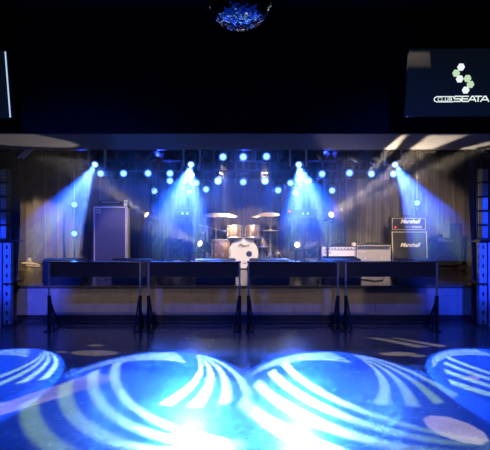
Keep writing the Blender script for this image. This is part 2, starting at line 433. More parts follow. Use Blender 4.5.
# ------------------------------------------------------------------ black amplifier stack
def logo(parent, txt, loc, size, m='white_ink', shear=.35, weight=.0, rx=PI/2):
    bm = text_bm(txt, size, shear, .002, weight); return obj('logo', bm, m, parent, loc=loc, rot=(rx,0,0))
p = at(409.7,0,11.0)
t = thing('guitar_speaker_cabinet', 'large black guitar speaker cabinet with white script logo, under the black head', 'speaker', (p.x,11.0,SZ), R(-3), 'black amplifier stack')
W,H,Dp = .74,.755,.34
bm = nb()  # slanted upper half
prof = [(0,.03),(Dp,.03),(Dp,H),(.06,H),(.0,H*.52)]
L_ = [bm.verts.new((-W/2,y,z)) for y,z in prof]; R_ = [bm.verts.new((W/2,y,z)) for y,z in prof]
bm.faces.new(L_); bm.faces.new(R_[::-1])
for i in range(5): bm.faces.new((L_[i],L_[(i+1)%5],R_[(i+1)%5],R_[i]))
bmesh.ops.bevel(bm, geom=bm.edges[:], offset=.012, segments=2, affect='EDGES')
obj('cabinet', bm, 'tolex', t)
bm = nb(); box(bm, (0,-.004,.22), (W-.07,.012,.34)); a_ = math.atan2(.06,H*.48)
box(bm, (0,.026,.56), (W-.07,.012,.33), rot=Matrix.Rotation(-a_,3,'X')); obj('grille', bm, 'grille_black', t)
bm = nb()
for s in (-1,1):
    box(bm, (s*(W/2-.028),-.010,.21), (.014,.014,.36)); box(bm, (s*(W/2-.028),.02,.565), (.014,.014,.36), rot=Matrix.Rotation(-a_,3,'X'))
box(bm, (0,.047,H-.022), (W-.05,.014,.012)); box(bm, (0,-.01,.045), (W-.05,.014,.012))
obj('piping', bm, 'gold', t)['label'] = 'pale gold piping around the grille'
logo(t, 'Marshall', (0,.000,.47), .115, weight=.004)
for s in (-1,1):
    for yy in (.05,.29):
        bm = nb(); cyl(bm, (s*.3,yy,0), (s*.3,yy,.035), .025); obj('caster', bm, 'rubber', t)
q = thing('guitar_amplifier_head', 'black guitar amplifier head with white script logo and small red lamp', 'amplifier', (p.x-.01,11.03,SZ+H+.002), R(-3), 'black amplifier stack')
W,H2,Dp2 = .72,.285,.24
bm = nb(); box(bm, (0,Dp2/2,H2/2+.008), (W,Dp2,H2-.016), bevel=.012); obj('cabinet', bm, 'tolex', q)
bm = nb(); box(bm, (0,-.004,.19), (W-.08,.01,.12)); obj('grille', bm, 'grille_black', q)
bm = nb(); box(bm, (0,-.005,.075), (W-.08,.012,.065)); obj('control_panel', bm, 'black_metal', q)
bm = nb()
for z in (.255,.03): box(bm, (0,-.008,z), (W-.05,.012,.01))
for s in (-1,1): box(bm, (s*(W/2-.028),-.008,.142), (.012,.012,.23))
obj('piping', bm, 'gold', q)
bm = nb(); box(bm, (.16,-.013,.088), (.20,.004,.016)); box(bm, (.16,-.013,.064), (.20,.004,.012)); box(bm, (-.02,-.013,.08), (.14,.004,.008)); obj('scale_marks', bm, 'gold', q)
for i in range(6):
    bm = nb(); cyl(bm, (-.2+i*.06,-.01,.07), (-.2+i*.06,-.028,.07), .012); obj('knob', bm, 'black_paint', q, smooth=True)
bm = nb(); box(bm, (-.27,-.014,.075), (.028,.012,.03)); obj('pilot_lamp', bm, 'red_led', q)['label'] = 'small red pilot lamp'
logo(q, 'Marshall', (.02,-.012,.19), .115, weight=.004)
bm = nb(); tube(bm, [(-.13,.12,H2-.01),(-.12,.12,H2+.02),(.12,.12,H2+.02),(.13,.12,H2-.01)], .012); obj('handle', bm, 'rubber', q)

# ------------------------------------------------------------------ cream head on black cabinet
p = at(339,0,10.7)
t = thing('small_speaker_cabinet', 'low black speaker cabinet under the cream faced amplifier head', 'speaker', (p.x,10.7,SZ))
bm = nb(); box(bm, (0,.16,.13), (.74,.32,.22), bevel=.01); obj('cabinet', bm, 'tolex', t)
bm = nb(); box(bm, (0,-.004,.13), (.68,.012,.17)); obj('grille', bm, 'grille_black', t)
for s in (-1,1):
    bm = nb(); box(bm, (s*.3,.16,.011), (.05,.25,.022)); obj('foot', bm, 'rubber', t)
def cream_front(t, W, H, z0, nk, panel_h, grille_m, plate_m):
    bm = nb(); box(bm, (0,-.004,z0+(H-panel_h)/2), (W-.06,.012,H-panel_h-.05)); obj('grille', bm, grille_m, t)
    bm = nb(); box(bm, (0,-.004,z0+H-panel_h/2-.012), (W-.06,.014,panel_h), bevel=.002); pl = obj('control_panel', bm, plate_m, t)
    for i in range(nk):
        x = -W/2+.09+i*(W-.18)/(nk-1)
        bm = nb(); cyl(bm, (x,-.01,z0+H-panel_h/2-.012), (x,-.032,z0+H-panel_h/2-.012), .013, .010); obj('knob', bm, 'black_paint', pl, smooth=True)
p = at(338.5,0,10.68)
t = thing('cream_amplifier_head', 'amplifier head with bright cream front and a row of dark knobs', 'amplifier', (p.x,10.68,SZ+.24), R(1))
bm = nb(); box(bm, (0,.12,.115), (.68,.24,.21), bevel=.01); obj('cabinet', bm, 'tolex', t)
cream_front(t, .68, .215, .005, 9, .05, 'cream', 'cream')
logo(t, 'Fender', (-.22,-.014,.10), .06, 'ink')
bm = nb()
for s in (-1,1): box(bm, (s*.325,-.006,.11), (.018,.016,.2))
obj('edge_trim', bm, 'alu_edge', t)
bm = nb(); tube(bm, [(-.13,.12,.215),(-.12,.12,.245),(.12,.12,.245),(.13,.12,.215)], .011); obj('handle', bm, 'rubber', t)
# ------------------------------------------------------------------ silver combo
p = at(373.5,0,10.7)
t = thing('combo_amplifier', 'silver grilled combo amplifier standing between the cream head and black stack', 'amplifier', (p.x,10.7,SZ), R(-2))
W,H = .69,.50
bm = nb(); box(bm, (0,.13,H/2+.015), (W,.26,H-.03), bevel=.012); obj('cabinet', bm, 'tolex', t)
cream_front(t, W, H-.02, .015, 10, .07, 'grille_silver', 'steel')
logo(t, 'Fender', (-.24,-.014,H-.14), .06, 'white_ink')
bm = nb()
for s in (-1,1): box(bm, (s*(W/2-.02),-.008,H/2), (.016,.014,H-.05))
box(bm, (0,-.008,.04), (W-.04,.014,.014)); box(bm, (0,-.008,H-.02), (W-.04,.014,.014)); obj('edge_trim', bm, 'alu_edge', t)
bm = nb(); tube(bm, [(-.13,.13,H-.01),(-.12,.13,H+.022),(.12,.13,H+.022),(.13,.13,H-.01)], .012); obj('handle', bm, 'rubber', t)
for s in (-1,1):
    bm = nb(); box(bm, (s*.16,-.016,.23), (.02,.006,.045)); obj('clip', bm, 'alu_edge', t)
    bm = nb(); cyl(bm, (s*.28,.13,0), (s*.28,.13,.03), .025); obj('foot', bm, 'rubber', t)
p = at(354.5,0,10.75)
o = tag(obj('pedal_box', (lambda b: (box(b, (0,0,.035), (.07,.09,.07), bevel=.006), box(b, (0,-.02,.075), (.04,.03,.012)), b)[2])(nb()), 'cream', loc=(p.x-.005,10.80,SZ+.24+.2125)), 'tiny beige box at the right end of the cream amplifier head', 'box')

# ------------------------------------------------------------------ drum kit
DY = 10.8
def drum(name, lb, loc, r, depth, rot, front=True, lugs=8, head='drumhead', hoop='chrome', cat='drum', grp='drum kit'):
    """axis z from 0 to depth"""
    t = thing(name, lb, cat, loc, 0, grp); t.rotation_euler = rot
    bm = nb(); lathe(bm, [(r*.985,0),(r,.004),(r,depth-.004),(r*.985,depth)], 40); obj('shell', bm, 'sparkle', t, smooth=True)
    for z in (0,depth):
        bm = nb(); lathe(bm, [(0,z),(r*.99,z),(r*.99,z+(.004 if z else -.004)),(0,z+(.006 if z else -.006))], 40); obj('drumhead', bm, head, t, smooth=True)
        bm = nb(); s = 1 if z else -1
        lathe(bm, [(r*.99,z-s*.014),(r*1.035,z-s*.014),(r*1.045,z+s*.010),(r*.99,z+s*.012),(r*.99,z-s*.014)], 40); obj('hoop', bm, hoop, t, smooth=True)
    for i in range(lugs):
        a = 2*PI*i/lugs+.2; x,y = r*math.cos(a), r*math.sin(a)
        bm = nb(); cyl(bm, (x*1.03,y*1.03,.0), (x*1.03,y*1.03,depth), .004, seg=6)
        box(bm, (x*1.02,y*1.02,depth*.25), (.022,.022,.045), rot=Matrix.Rotation(a,3,'Z'), bevel=.004); box(bm, (x*1.02,y*1.02,depth*.75), (.022,.022,.045), rot=Matrix.Rotation(a,3,'Z'), bevel=.004)
        obj('lug', bm, 'chrome', t, smooth=True)
    return t
kc = at(243.3,257.3,DY)
KR = .285
kick = drum('bass_drum', 'large bass drum with white front head facing the hall', (kc.x,DY+.42,SZ+KR+.03), KR, .42, (PI/2,0,0), lugs=10, hoop='cream')
logo(kick, 'Pearl', (.0,.155,.432), .10, 'ink', shear=.4, rx=0, weight=.001)
bm = nb(); box(bm, (0.03,-.20,.428), (.07,.012,.002)); obj('small_print', bm, 'ink', kick)
bm = nb(); lathe(bm, [(0,.432),(.052,.432),(.058,.428)], 24, Matrix.Translation((.115,-.01,0))); obj('port_hole', bm, 'port', kick)['label'] = 'dark round port hole'
for s in (-1,1):
    bm = nb(); cyl(bm, (s*.22,-.19,.30), (s*.34,-KR-.025,.38), .009); obj('spur', bm, 'chrome', kick)
def tom(name, px, pyc, D, r, dep, tilt, lb):
    c = at(px, pyc, D); ax = Vector((0,-math.sin(tilt),math.cos(tilt)))
    # tilt leans the top toward the drummer (away from the hall)
    e = Euler((-tilt,0,0)); base = c - e.to_matrix() @ Vector((0,0,dep/2))
    return drum(name, lb, base, r, dep, e, lugs=6)
tom('tom_drum', 235, 232.5, DY+.05, .150, .24, R(12), 'small rack tom on the left above the bass drum')
tom('tom_drum', 252.8, 232.5, DY+.05, .150, .24, R(12), 'small rack tom on the right above the bass drum')
for s,lb in ((-1,'chrome tom holder under the left rack tom'),(1,'chrome tom holder under the right rack tom')):
    o = nb(); cyl(o, (kc.x+s*.07,DY+.2,SZ+2*KR+.03), (kc.x+s*.07,DY+.2,SZ+2*KR+.24), .012); cyl(o, (kc.x+s*.07,DY+.2,SZ+2*KR+.22), (kc.x+s*.12,DY+.2,SZ+2*KR+.20), .01)
    tag(obj('tom_holder', o, 'chrome', smooth=True), lb, 'drum hardware', 'drum kit')
fx = at(221.5,0,DY+.1).x
ft = drum('floor_tom', 'deep floor tom standing left of the white bass drum', (fx,DY+.1,SZ+.20), .19, .38, (0,0,0), lugs=8)
for k in range(3):
    a = R(210+k*120); bm = nb(); cyl(bm, (.205*math.cos(a),.205*math.sin(a),.2), (.205*math.cos(a),.205*math.sin(a),-.19), .007); cyl(bm, (.205*math.cos(a),.205*math.sin(a),-.2), (.205*math.cos(a),.205*math.sin(a),-.17), .013); obj('leg', bm, 'chrome', ft)
def stand_parts(t, h, r=.30, legs=True, tube_r=.011):
    bm = nb(); cyl(bm, (0,0,.10), (0,0,h*.55), tube_r*1.3); cyl(bm, (0,0,h*.5), (0,0,h), tube_r*.8); cyl(bm, (0,0,h*.53), (0,0,h*.57), tube_r*2)
    obj('tube', bm, 'chrome', t, smooth=True)
    for k in range(3):
        a = R(90+k*120); bm = nb()
        cyl(bm, (0,0,.34), (r*math.cos(a),r*math.sin(a),.012), tube_r*.6); cyl(bm, (0,0,.10), (r*.55*math.cos(a),r*.55*math.sin(a),.165), tube_r*.5)
        lg = obj('leg', bm, 'chrome', t, smooth=True)
        bm = nb(); cyl(bm, (r*math.cos(a),r*math.sin(a),0), (r*1.04*math.cos(a),r*1.04*math.sin(a),.03), .014); obj('foot', bm, 'rubber', lg)
sx = at(262.5,0,DY+.15).x
t = thing('snare_stand', 'chrome stand carrying the snare drum right of the bass drum', 'stand', (sx,DY+.35,SZ), 0, 'drum kit'); stand_parts(t, .42, .22)
drum('snare_drum', 'shallow snare drum just right of the rack toms', (sx,DY+.35,SZ+.43), .175, .15, (R(-6),0,0), lugs=8)
def cymbal_bm(r, mtx):
    bm = nb(); lathe(bm, [(.006,.016),(r*.10,.017),(r*.17,.008),(r*.2,.004),(r*.6,-.002),(r,-.014),(r,-.0155),(r*.6,-.0035),(r*.2,.0022),(.006,.014)], 48, mtx)
    return bm
def cymbal_stand(name, base_px, cyms, D, lb_stand, lb_cyms, boom=True):
    bx = at(base_px,0,D).x
    t = thing(name, lb_stand, 'stand', (bx,D,SZ), 0, 'drum kit')
    H = 1.12
    stand_parts(t, H*.9)
    for (px,py,dd,r,tx,ty),lb in zip(cyms, lb_cyms):
        c = at(px,py,D+dd)
        bm = nb(); cyl(bm, (0,0,H*.88), (c.x-bx,dd,c.z-SZ-.02), .008); cyl(bm, (c.x-bx,dd,c.z-SZ-.03), (c.x-bx,dd,c.z-SZ+.045), .005); obj('boom_arm', bm, 'chrome', t, smooth=True)
        m = Euler((tx,ty,0)).to_matrix().to_4x4()
        cy = obj('cymbal', cymbal_bm(r, m), 'cymbal', loc=c, smooth=True); tag(cy, lb, 'cymbal', 'drum kit')
cymbal_stand('cymbal_stand', 216, [(214.5,214.3,-.1,.20,R(13),R(0)),(228.5,214.6,.15,.19,R(10),R(8))], DY+.05,
   'chrome cymbal stand left of the bass drum', ['bright bronze cymbal, outermost on the left of the kit','bronze cymbal above the left rack tom'])
cymbal_stand('cymbal_stand', 277, [(270,213.8,-.25,.20,R(13),R(0)),(259.5,215.2,.0,.17,R(9),R(-8))], DY+.32,
   'chrome cymbal stand right of the bass drum', ['bright bronze cymbal, outermost on the right of the kit','bronze cymbal above the right rack tom'])
hx = at(270.5,0,DY).x; hz = at(0,230.6,DY).z
t = thing('hi_hat', 'hi-hat with two thin cymbals on a chrome stand, right side of the kit', 'cymbal', (hx,DY,SZ), 0, 'drum kit'); stand_parts(t, hz-SZ+.10, .22)
for k,(dz,fl) in enumerate(((.012,1),(-.012,-1))):
    m = Matrix.Translation((0,0,hz-SZ+dz)) @ Matrix.Diagonal((1,1,fl,1)); obj('hi_hat_cymbal', cymbal_bm(.175, m), 'cymbal', t, smooth=True)
t = thing('drum_throne', 'round black drum stool half hidden behind the bass drum', 'stool', (kc.x+.03,DY+.78,SZ), 0, 'drum kit')
bm = nb(); lathe(bm, [(0,.42),(.15,.42),(.165,.44),(.165,.49),(.14,.52),(0,.525)], 28); obj('seat', bm, 'rubber', t, smooth=True)
bm = nb(); cyl(bm, (0,0,.12), (0,0,.42), .016); obj('post', bm, 'chrome', t)
for k in range(3):
    a = R(30+k*120); bm = nb(); cyl(bm, (0,0,.3), (.2*math.cos(a),.2*math.sin(a),.01), .009); obj('leg', bm, 'chrome', t)
# boom microphone stands
def mic_stand(px, D, tip_px, tip_py, back, lb, grp='microphone stands by the drum kit', hz=None):
    b = at(px,0,D); t = thing('microphone_stand', lb, 'stand', (b.x,D,SZ), 0, grp)
    h = hz-SZ; stand_parts(t, h, .26, tube_r=.011)
    tip = at(tip_px,tip_py,D-.1) - Vector((b.x,D,SZ)); piv = Vector((0,0,h)); d = (tip-piv)
    bm = nb(); cyl(bm, piv-d*back, tip, .009); lathe(bm, [(0,-.03),(.025,-.03),(.025,.03),(0,.03)], 12, Matrix.Translation(piv) @ Matrix.Rotation(PI/2,4,'X')); obj('boom', bm, 'chrome', t, smooth=True)
    bm = nb(); e = tip; cyl(bm, e, e+d.normalized()*.11, .013, .018); lathe(bm, [(0,-.026),(.02,-.02),(.027,0),(.02,.02),(0,.026)], 14, Matrix.Translation(e+d.normalized()*.13)); obj('microphone', bm, 'steel', t, smooth=True)
mic_stand(203.5, 10.5, 198.5, 244.5, .7, 'chrome boom microphone stand with its arm pointing down left of the drums', hz=at(0,233,10.5).z)
mic_stand(207, 10.9, 219.5, 230.0, .75, 'chrome boom microphone stand with its arm level over the floor tom', hz=at(0,227,10.9).z)
t = thing('equipment_case', 'upright black case standing between the microphone stands and floor tom', 'case', (at(208.5,0,11.25).x,11.25,SZ))
bm = nb(); box(bm, (0,0,.33), (.17,.17,.62), bevel=.012); obj('body', bm, 'black_paint', t)
bm = nb(); [box(bm, (0,-.088,z), (.05,.008,.03)) for z in (.2,.45)]; obj('latch', bm, 'steel', t)
bm = nb(); box(bm, (0,0,.01), (.15,.15,.02)); obj('foot', bm, 'rubber', t)

# ------------------------------------------------------------------ dark shapes right of the stack, kept as boxes and bars
t = thing('dark_box', 'dark box shape on the stage just right of the black amplifier stack', 'case', (at(441,0,11.3).x,11.3,SZ))
bm = nb(); box(bm, (0,0,.27), (.50,.36,.46), bevel=.01); obj('body', bm, 'black_paint', t)
bm = nb(); box(bm, (0,0,.505), (.52,.38,.03), bevel=.008); obj('lid', bm, 'black_metal', t)
for sx_ in (-1,1):
    for sy in (-1,1):
        bm = nb(); cyl(bm, (sx_*.2,sy*.13,.0), (sx_*.2,sy*.13,.045), .022); obj('caster', bm, 'rubber', t)
t = thing('black_bars', 'black bars lying across the dark box shape', 'stand', (at(440,0,11.3).x,11.28,SZ+.521))
bm = nb(); tube(bm, [(-.26,0,.02),(.0,.02,.10),(.25,0,.05)], .018); tube(bm, [(-.24,.08,.02),(.0,.06,.14),(.22,.08,.02)], .018); box(bm, (-.1,.04,.10), (.3,.12,.05), rot=Matrix.Rotation(R(-12),3,'Y')); box(bm,(-.1,.05,.03),(.1,.1,.06)); obj('bars', bm, 'black_metal', t)
t = thing('tall_black_box', 'tall narrow black box against the stage right wall behind the dark box shape', 'speaker', (at(456,0,11.45).x,11.45,SZ))
bm = nb(); box(bm, (0,0,.46), (.17,.24,.88), bevel=.012); obj('cabinet', bm, 'black_paint', t)
bm = nb(); box(bm, (0,-.122,.46), (.13,.008,.8)); obj('grille', bm, 'grille_black', t)
bm = nb(); box(bm, (0,0,.01), (.15,.2,.02)); obj('foot', bm, 'rubber', t)

# cables
def cable(name, pts, r, m, lb, cat='cable'):
    bm = nb(); tube(bm, pts, r, 6); tag(obj(name, bm, m, smooth=True), lb, cat)
def coil(cx, cy, z, n, rx, ry, seed):
    rnd = random.Random(seed); pts = []
    for i in range(n*14):
        a = 2*PI*i/14; k = .75+.45*math.sin(i*.37+seed)
        pts.append((cx+rx*k*math.cos(a)+rnd.uniform(-.012,.012), cy+ry*k*math.sin(a), z+.014+.012*(i/14)+.035*abs(math.sin(i*.23+seed))))
    return pts
c = at(31,0,11.1)
cable('coiled_cable', coil(c.x,11.1,SZ,6,.15,.12,3), .010, 'cable', 'heap of pale coiled cable on the stage floor at far left')
cable('coiled_cable', coil(c.x-.3,10.8,SZ,3,.09,.08,8), .010, 'cable', 'smaller pale cable loop left of the cable heap, by the drape')
tb = thing('plug_box', 'small pale upright plug box standing behind the left cable heap', 'box', (c.x-.12,11.35,SZ)); bm = nb(); box(bm, (0,0,.09), (.07,.07,.18), bevel=.006); obj('case', bm, 'cable', tb)
bm = nb(); box(bm, (0,-.038,.1), (.035,.008,.05)); obj('socket', bm, 'ink', tb)
c = at(470.5,0,10.2)
cable('coiled_cable', coil(c.x,10.5,SZ,5,.07,.07,5), .010, 'cable', 'small pale cable coil on the stage floor at far right')
pts = [(at(348,0,9.6).x,9.7,SZ+.008),(at(362,0,9).x,9.1,SZ+.008),(at(372,0,9).x,8.8,SZ+.008),(at(382,0,9).x,8.95,SZ+.008),(at(390,0,9).x,9.4,SZ+.008),(at(396,0,9.8).x,10.3,SZ+.008)]
cable('floor_cable', pts, .008, 'cable_black', 'black cable curving over the stage before the silver combo amplifier')
pts = [(at(88,0,9.6).x,10.0,SZ+.008),(at(96,0,9).x,9.1,SZ+.008),(at(104,0,9).x,8.9,SZ+.008),(at(110,0,9).x,9.4,SZ+.008),(at(112,0,9.8).x,10.2,SZ+.008)]
cable('floor_cable', pts, .008, 'cable', 'pale cable curving over the stage before the tall bass cabinet')

# ------------------------------------------------------------------ lighting battens
BAT = {}
for y,z,lb in ((8.95,2.86,'high lighting pipe carrying the moving heads'),(9.65,2.78,'front lighting pipe before the moving heads'),(10.5,2.66,'middle lighting pipe with the row of blue lamps'),(11.0,2.52,'rear lighting pipe above the drum kit')):
    t = thing('lighting_pipe', lb, 'pipe', (0,y,z), 0, 'lighting pipes over the stage')
    bm = nb(); cyl(bm, (-3.4,0,0), (3.4,0,0), .022, seg=14); obj('pipe', bm, 'black_metal', t, smooth=True)
    for x in (-3.1,-1.05,1.05,3.1):
        bm = nb(); cyl(bm, (x,0,.02), (x,0,CEIL-z), .008, seg=8); box(bm, (x,0,.0), (.05,.055,.06)); obj('hanger', bm, 'black_metal', t)
    BAT[y] = z

# ------------------------------------------------------------------ lamps
def par(px, py, D, lb, kind='blue', aim=None, power=60, r=.068, baty=None, angle=38, lit=True, tilt=True, ml='lens_blue', group='blue stage lamps'):
    c = at(px,py,D)
    by = baty if baty else min(BAT, key=lambda k: abs(k-D)); bz = BAT[by]
    aim = Vector(aim) if aim else Vector((-c.x*.10, -1, -.22))
    aim.normalize(); q = frame_to(aim).to_4x4()
    t = thing('stage_lamp', lb, 'stage lamp', (c.x,c.y,c.z), 0, group)
    bm = nb(); s = r/.068
    lathe(bm, [(.07*s,.004),(.078*s,.012),(.082*s,0),(.082*s,-.08*s),(.07*s,-.15*s),(.045*s,-.19*s),(0,-.20*s)], 24, q); lathe(bm, [(.072*s,-.004),(.072*s,-.02)], 24, q)
    obj('can', bm, 'black_metal', t, smooth=True)
    bm = nb(); lathe(bm, [(0,.008),(r*.6,.006),(r,.0)], 24)
    ln = obj('lens', bm, ml if lit else 'black_gloss', t, smooth=True); ln.rotation_euler = q.to_euler()
    ln['label'] = 'glowing %s lens' % ('blue' if 'white' not in ml and 'warm' not in ml else 'pale') if lit else 'dark lens'
    bc = q @ Vector((0,0,-.07*s))
    top = Vector((0, by-D, bz-c.z))
    yk = Vector((bc.x, bc.y, bc.z+.13*s))
    bm = nb(); w = .10*s
    tube(bm, [bc+Vector((-w,0,0)), bc+Vector((-w,0,.09*s)), yk+Vector((-w*.5,0,0)), yk+Vector((w*.5,0,0)), bc+Vector((w,0,.09*s)), bc+Vector((w,0,0))], .009, 6)
    obj('yoke', bm, 'black_metal', t, smooth=True)
    bm = nb(); cl = top+Vector((0,0,-.035))
    if (cl-yk).length > .02: cyl(bm, yk, cl, .011, seg=8)
    box(bm, top, (.045,.06,.07), bevel=.006); obj('clamp', bm, 'black_metal', t)
    if lit:
        colr = {'blue':(.03,.14,1), 'white':(.75,.82,1), 'warm':(1,.78,.48)}[kind]
        light('SPOT', 'beam', t, aim*.02, power, colr, .045, aim, angle, .6)
    return t
P = 105
blue = [
 (223,157,9.65,'blue lamp high at the stage centre, first of the three in the top row'),
 (243.3,157,9.65,'blue lamp high at the stage centre, middle one of the top row of three'),
 (266.5,156.5,9.65,'blue lamp high at the stage centre, last of the three in the top row'),
 (100.5,173.5,10.5,'blue lamp over the left part of the bass cabinet, just under a moving head'),
 (123.5,173.5,10.5,'blue lamp over the right edge of the bass cabinet'),
 (148,173.3,10.5,'blue lamp in the upper row, tilted, third from the left'),
 (154.5,191,11.0,'blue lamp hanging lower, right above the left warm side light'),
 (170,173.5,10.5,'upper of two blue lamps hanging one over the other, left of centre'),
 (170,181,10.6,'lower of two blue lamps hanging one over the other, left of centre'),
 (189,192,11.0,'blue lamp lowest in the cluster under the left centre moving head'),
 (196.5,183,10.6,'blue lamp right below the small pale lamp, left of centre'),
 (206,189.3,11.0,'blue lamp between the left cluster and the large left flaring lamp'),
 (243.3,182,10.6,'blue lamp at the stage centre line in the second row'),
 (278,190.5,11.0,'blue lamp between the large right flaring lamp and the right cluster'),
 (290.5,183,10.6,'blue lamp left below the small pale lamp, right of centre'),
 (296,193,11.0,'blue lamp lowest in the cluster under the right centre moving head'),
 (309,181,10.6,'blue lamp at the right end of the right centre cluster'),
 (322,174,10.5,'blue lamp in the upper row just right of the right centre moving head'),
 (349.5,173,10.5,'blue lamp in the upper row above the right warm side light'),
 (332,190.5,11.0,'blue lamp hanging lower, right above the right warm side light'),
 (371.5,174,10.5,'blue lamp in the upper row above the silver combo amplifier'),
 (393.5,174,10.5,'blue lamp under the moving head above the black amplifier stack')]
for (px,py,D,lb) in blue: par(px,py,D,lb,power=P,baty=10.5 if D == 10.6 else None, aim=None)
par(218,181,10.6,'large flaring blue lamp left of the stage centre line',power=P*2.4,r=.075,baty=10.5,ml='lens_flare')
par(265,181,10.6,'large flaring blue lamp right of the stage centre line',power=P*2.4,r=.075,baty=10.5,ml='lens_flare')
kt = Vector((0,DY,1.2))
for px,sg,lb in ((192,1,'small pale white lamp just below the left centre moving head'),(299.3,-1,'small pale white lamp just below the right centre moving head')):
    c = at(px,175,9.65)
    par(px,175,10.6,lb,'white',aim=(sg*.3,-.8,-.5),power=160,baty=10.5,r=.05,angle=30,ml='lens_white',group='small pale stage lamps')
# unlit cans for the clutter among the pipes
for px,py,D,aim,lb in ((112,158,9.65,(.5,-.6,-.9),'unlit black lamp between the left moving head and bass cabinet corner'),
    (140,158,9.65,(-.7,-.5,-.6),'unlit black lamp tilted sideways, left of the left centre moving head'),
    (158,160,9.65,(.4,-.5,-.9),'unlit black lamp just left of the left centre moving head'),
    (207,160,9.65,(-.2,-.4,-1),'unlit black lamp just right of the left centre moving head'),
    (283,160,9.65,(.2,-.4,-1),'unlit black lamp just left of the right centre moving head'),
    (321,158,9.65,(-.6,-.5,-.7),'unlit black lamp just right of the right centre moving head'),
    (340,159,9.65,(.3,-.5,-.9),'unlit black lamp above the gap right of the right centre cluster'),
    (359,158,9.65,(.8,-.5,-.5),'unlit black lamp tilted sideways above the silver combo amplifier'),
    (377,159,9.65,(-.3,-.5,-.9),'unlit black lamp just left of the right outer moving head')):
    par(px,py,D,lb,aim=aim,lit=False,r=.075,group='unlit lamps on the front pipe')
# lamps on poles at the sides
def pole_lamp(px, pys, D, h, lb, lbs, hang=False):
    b = at(px,0,D); t = thing('lamp_pole' if not hang else 'hanging_lamp_pole', lb, 'pole', (b.x,D,SZ if not hang else 0), 0, 'side lamp poles')
    z0, z1 = (0,h) if not hang else (at(0,pys[-1],D).z-.15, CEIL)
    bm = nb(); cyl(bm, (0,0,z0+.01), (0,0,z1), .012, seg=10); obj('pole', bm, 'steel', t, smooth=True)
    bm = nb(); (lathe(bm, [(0,0),(.16,0),(.16,.012),(.02,.02)], 24) if not hang else box(bm, (0,0,CEIL-.01), (.1,.1,.02))); obj('base_plate', bm, 'black_metal', t)
    for py,l2 in zip(pys,lbs):
        c = at(px,py,D-.12); aim = Vector((-math.copysign(.12,c.x),-1,-.1)).normalized(); q = frame_to(aim).to_4x4()
        k = thing('stage_lamp', l2, 'stage lamp', tuple(c), 0, 'blue lamps on side poles')
        bm = nb(); lathe(bm, [(.07,.004),(.078,.01),(.08,0),(.08,-.05),(.05,-.09),(0,-.09)], 22, q); obj('can', bm, 'black_metal', k, smooth=True)
        bm = nb(); lathe(bm, [(0,.008),(.04,.006),(.066,0)], 22); ln = obj('lens', bm, 'lens_blue', k, smooth=True); ln.rotation_euler = q.to_euler()
        bm = nb(); box(bm, (0,.1,0), (.05,.05,.06)); box(bm, (-.085,.06,0), (.014,.1,.02)); box(bm, (.085,.06,0), (.014,.1,.02)); box(bm, (0,.1,0), (.18,.014,.02)); obj('bracket', bm, 'black_metal', k)
        light('SPOT','beam',k,aim*.02,P*.12,(.03,.14,1),.045,aim,45,.6)
pole_lamp(74.3,(204.5,233.5),11.2,1.95,'thin steel pole left of the bass cabinet carrying two blue lamps',['upper blue lamp on the pole left of the bass cabinet','lower blue lamp on the pole left of the bass cabinet'])
pole_lamp(417,(203,),11.2,0,'thin steel pole hanging from the ceiling above the black amplifier stack',['blue lamp hanging on a pole just above the black amplifier stack'],hang=True)

# moving heads -------------------------------------------------------
def gobo_nodes(l, build):
    l.use_nodes = True; nt = l.node_tree; nt.nodes.clear()
    out = nt.nodes.new('ShaderNodeOutputLight'); em = nt.nodes.new('ShaderNodeEmission')
    tc = nt.nodes.new('ShaderNodeTexCoord'); sp = nt.nodes.new('ShaderNodeSeparateXYZ')
    nt.links.new(tc.outputs['Normal'], sp.inputs[0])
    def mth(op, a, b=None, c=None, clamp=False):
        n = nt.nodes.new('ShaderNodeMath'); n.operation = op; n.use_clamp = clamp
        for i, v in enumerate((a,b,c)):
            if v is None: continue
            if isinstance(v, (int,float)): n.inputs[i].default_value = v
            else: nt.links.new(v, n.inputs[i])
        return n.outputs[0]
    az = mth('ABSOLUTE', sp.outputs['Z'])
    u = mth('DIVIDE', sp.outputs['X'], az); v = mth('DIVIDE', sp.outputs['Y'], az)
    col = build(nt, mth, u, v)
    nt.links.new(col, em.inputs['Color']); nt.links.new(em.outputs[0], out.inputs[0])
def mix(nt, fac, a, b):
    n = nt.nodes.new('ShaderNodeMix'); n.data_type = 'RGBA'
    if isinstance(fac, (int,float)): n.inputs[0].default_value = fac
    else: nt.links.new(fac, n.inputs[0])
    for k, v in ((6,a),(7,b)):
        if isinstance(v, tuple): n.inputs[k].default_value = (*v,1)
        else: nt.links.new(v, n.inputs[k])
    return n.outputs[2]
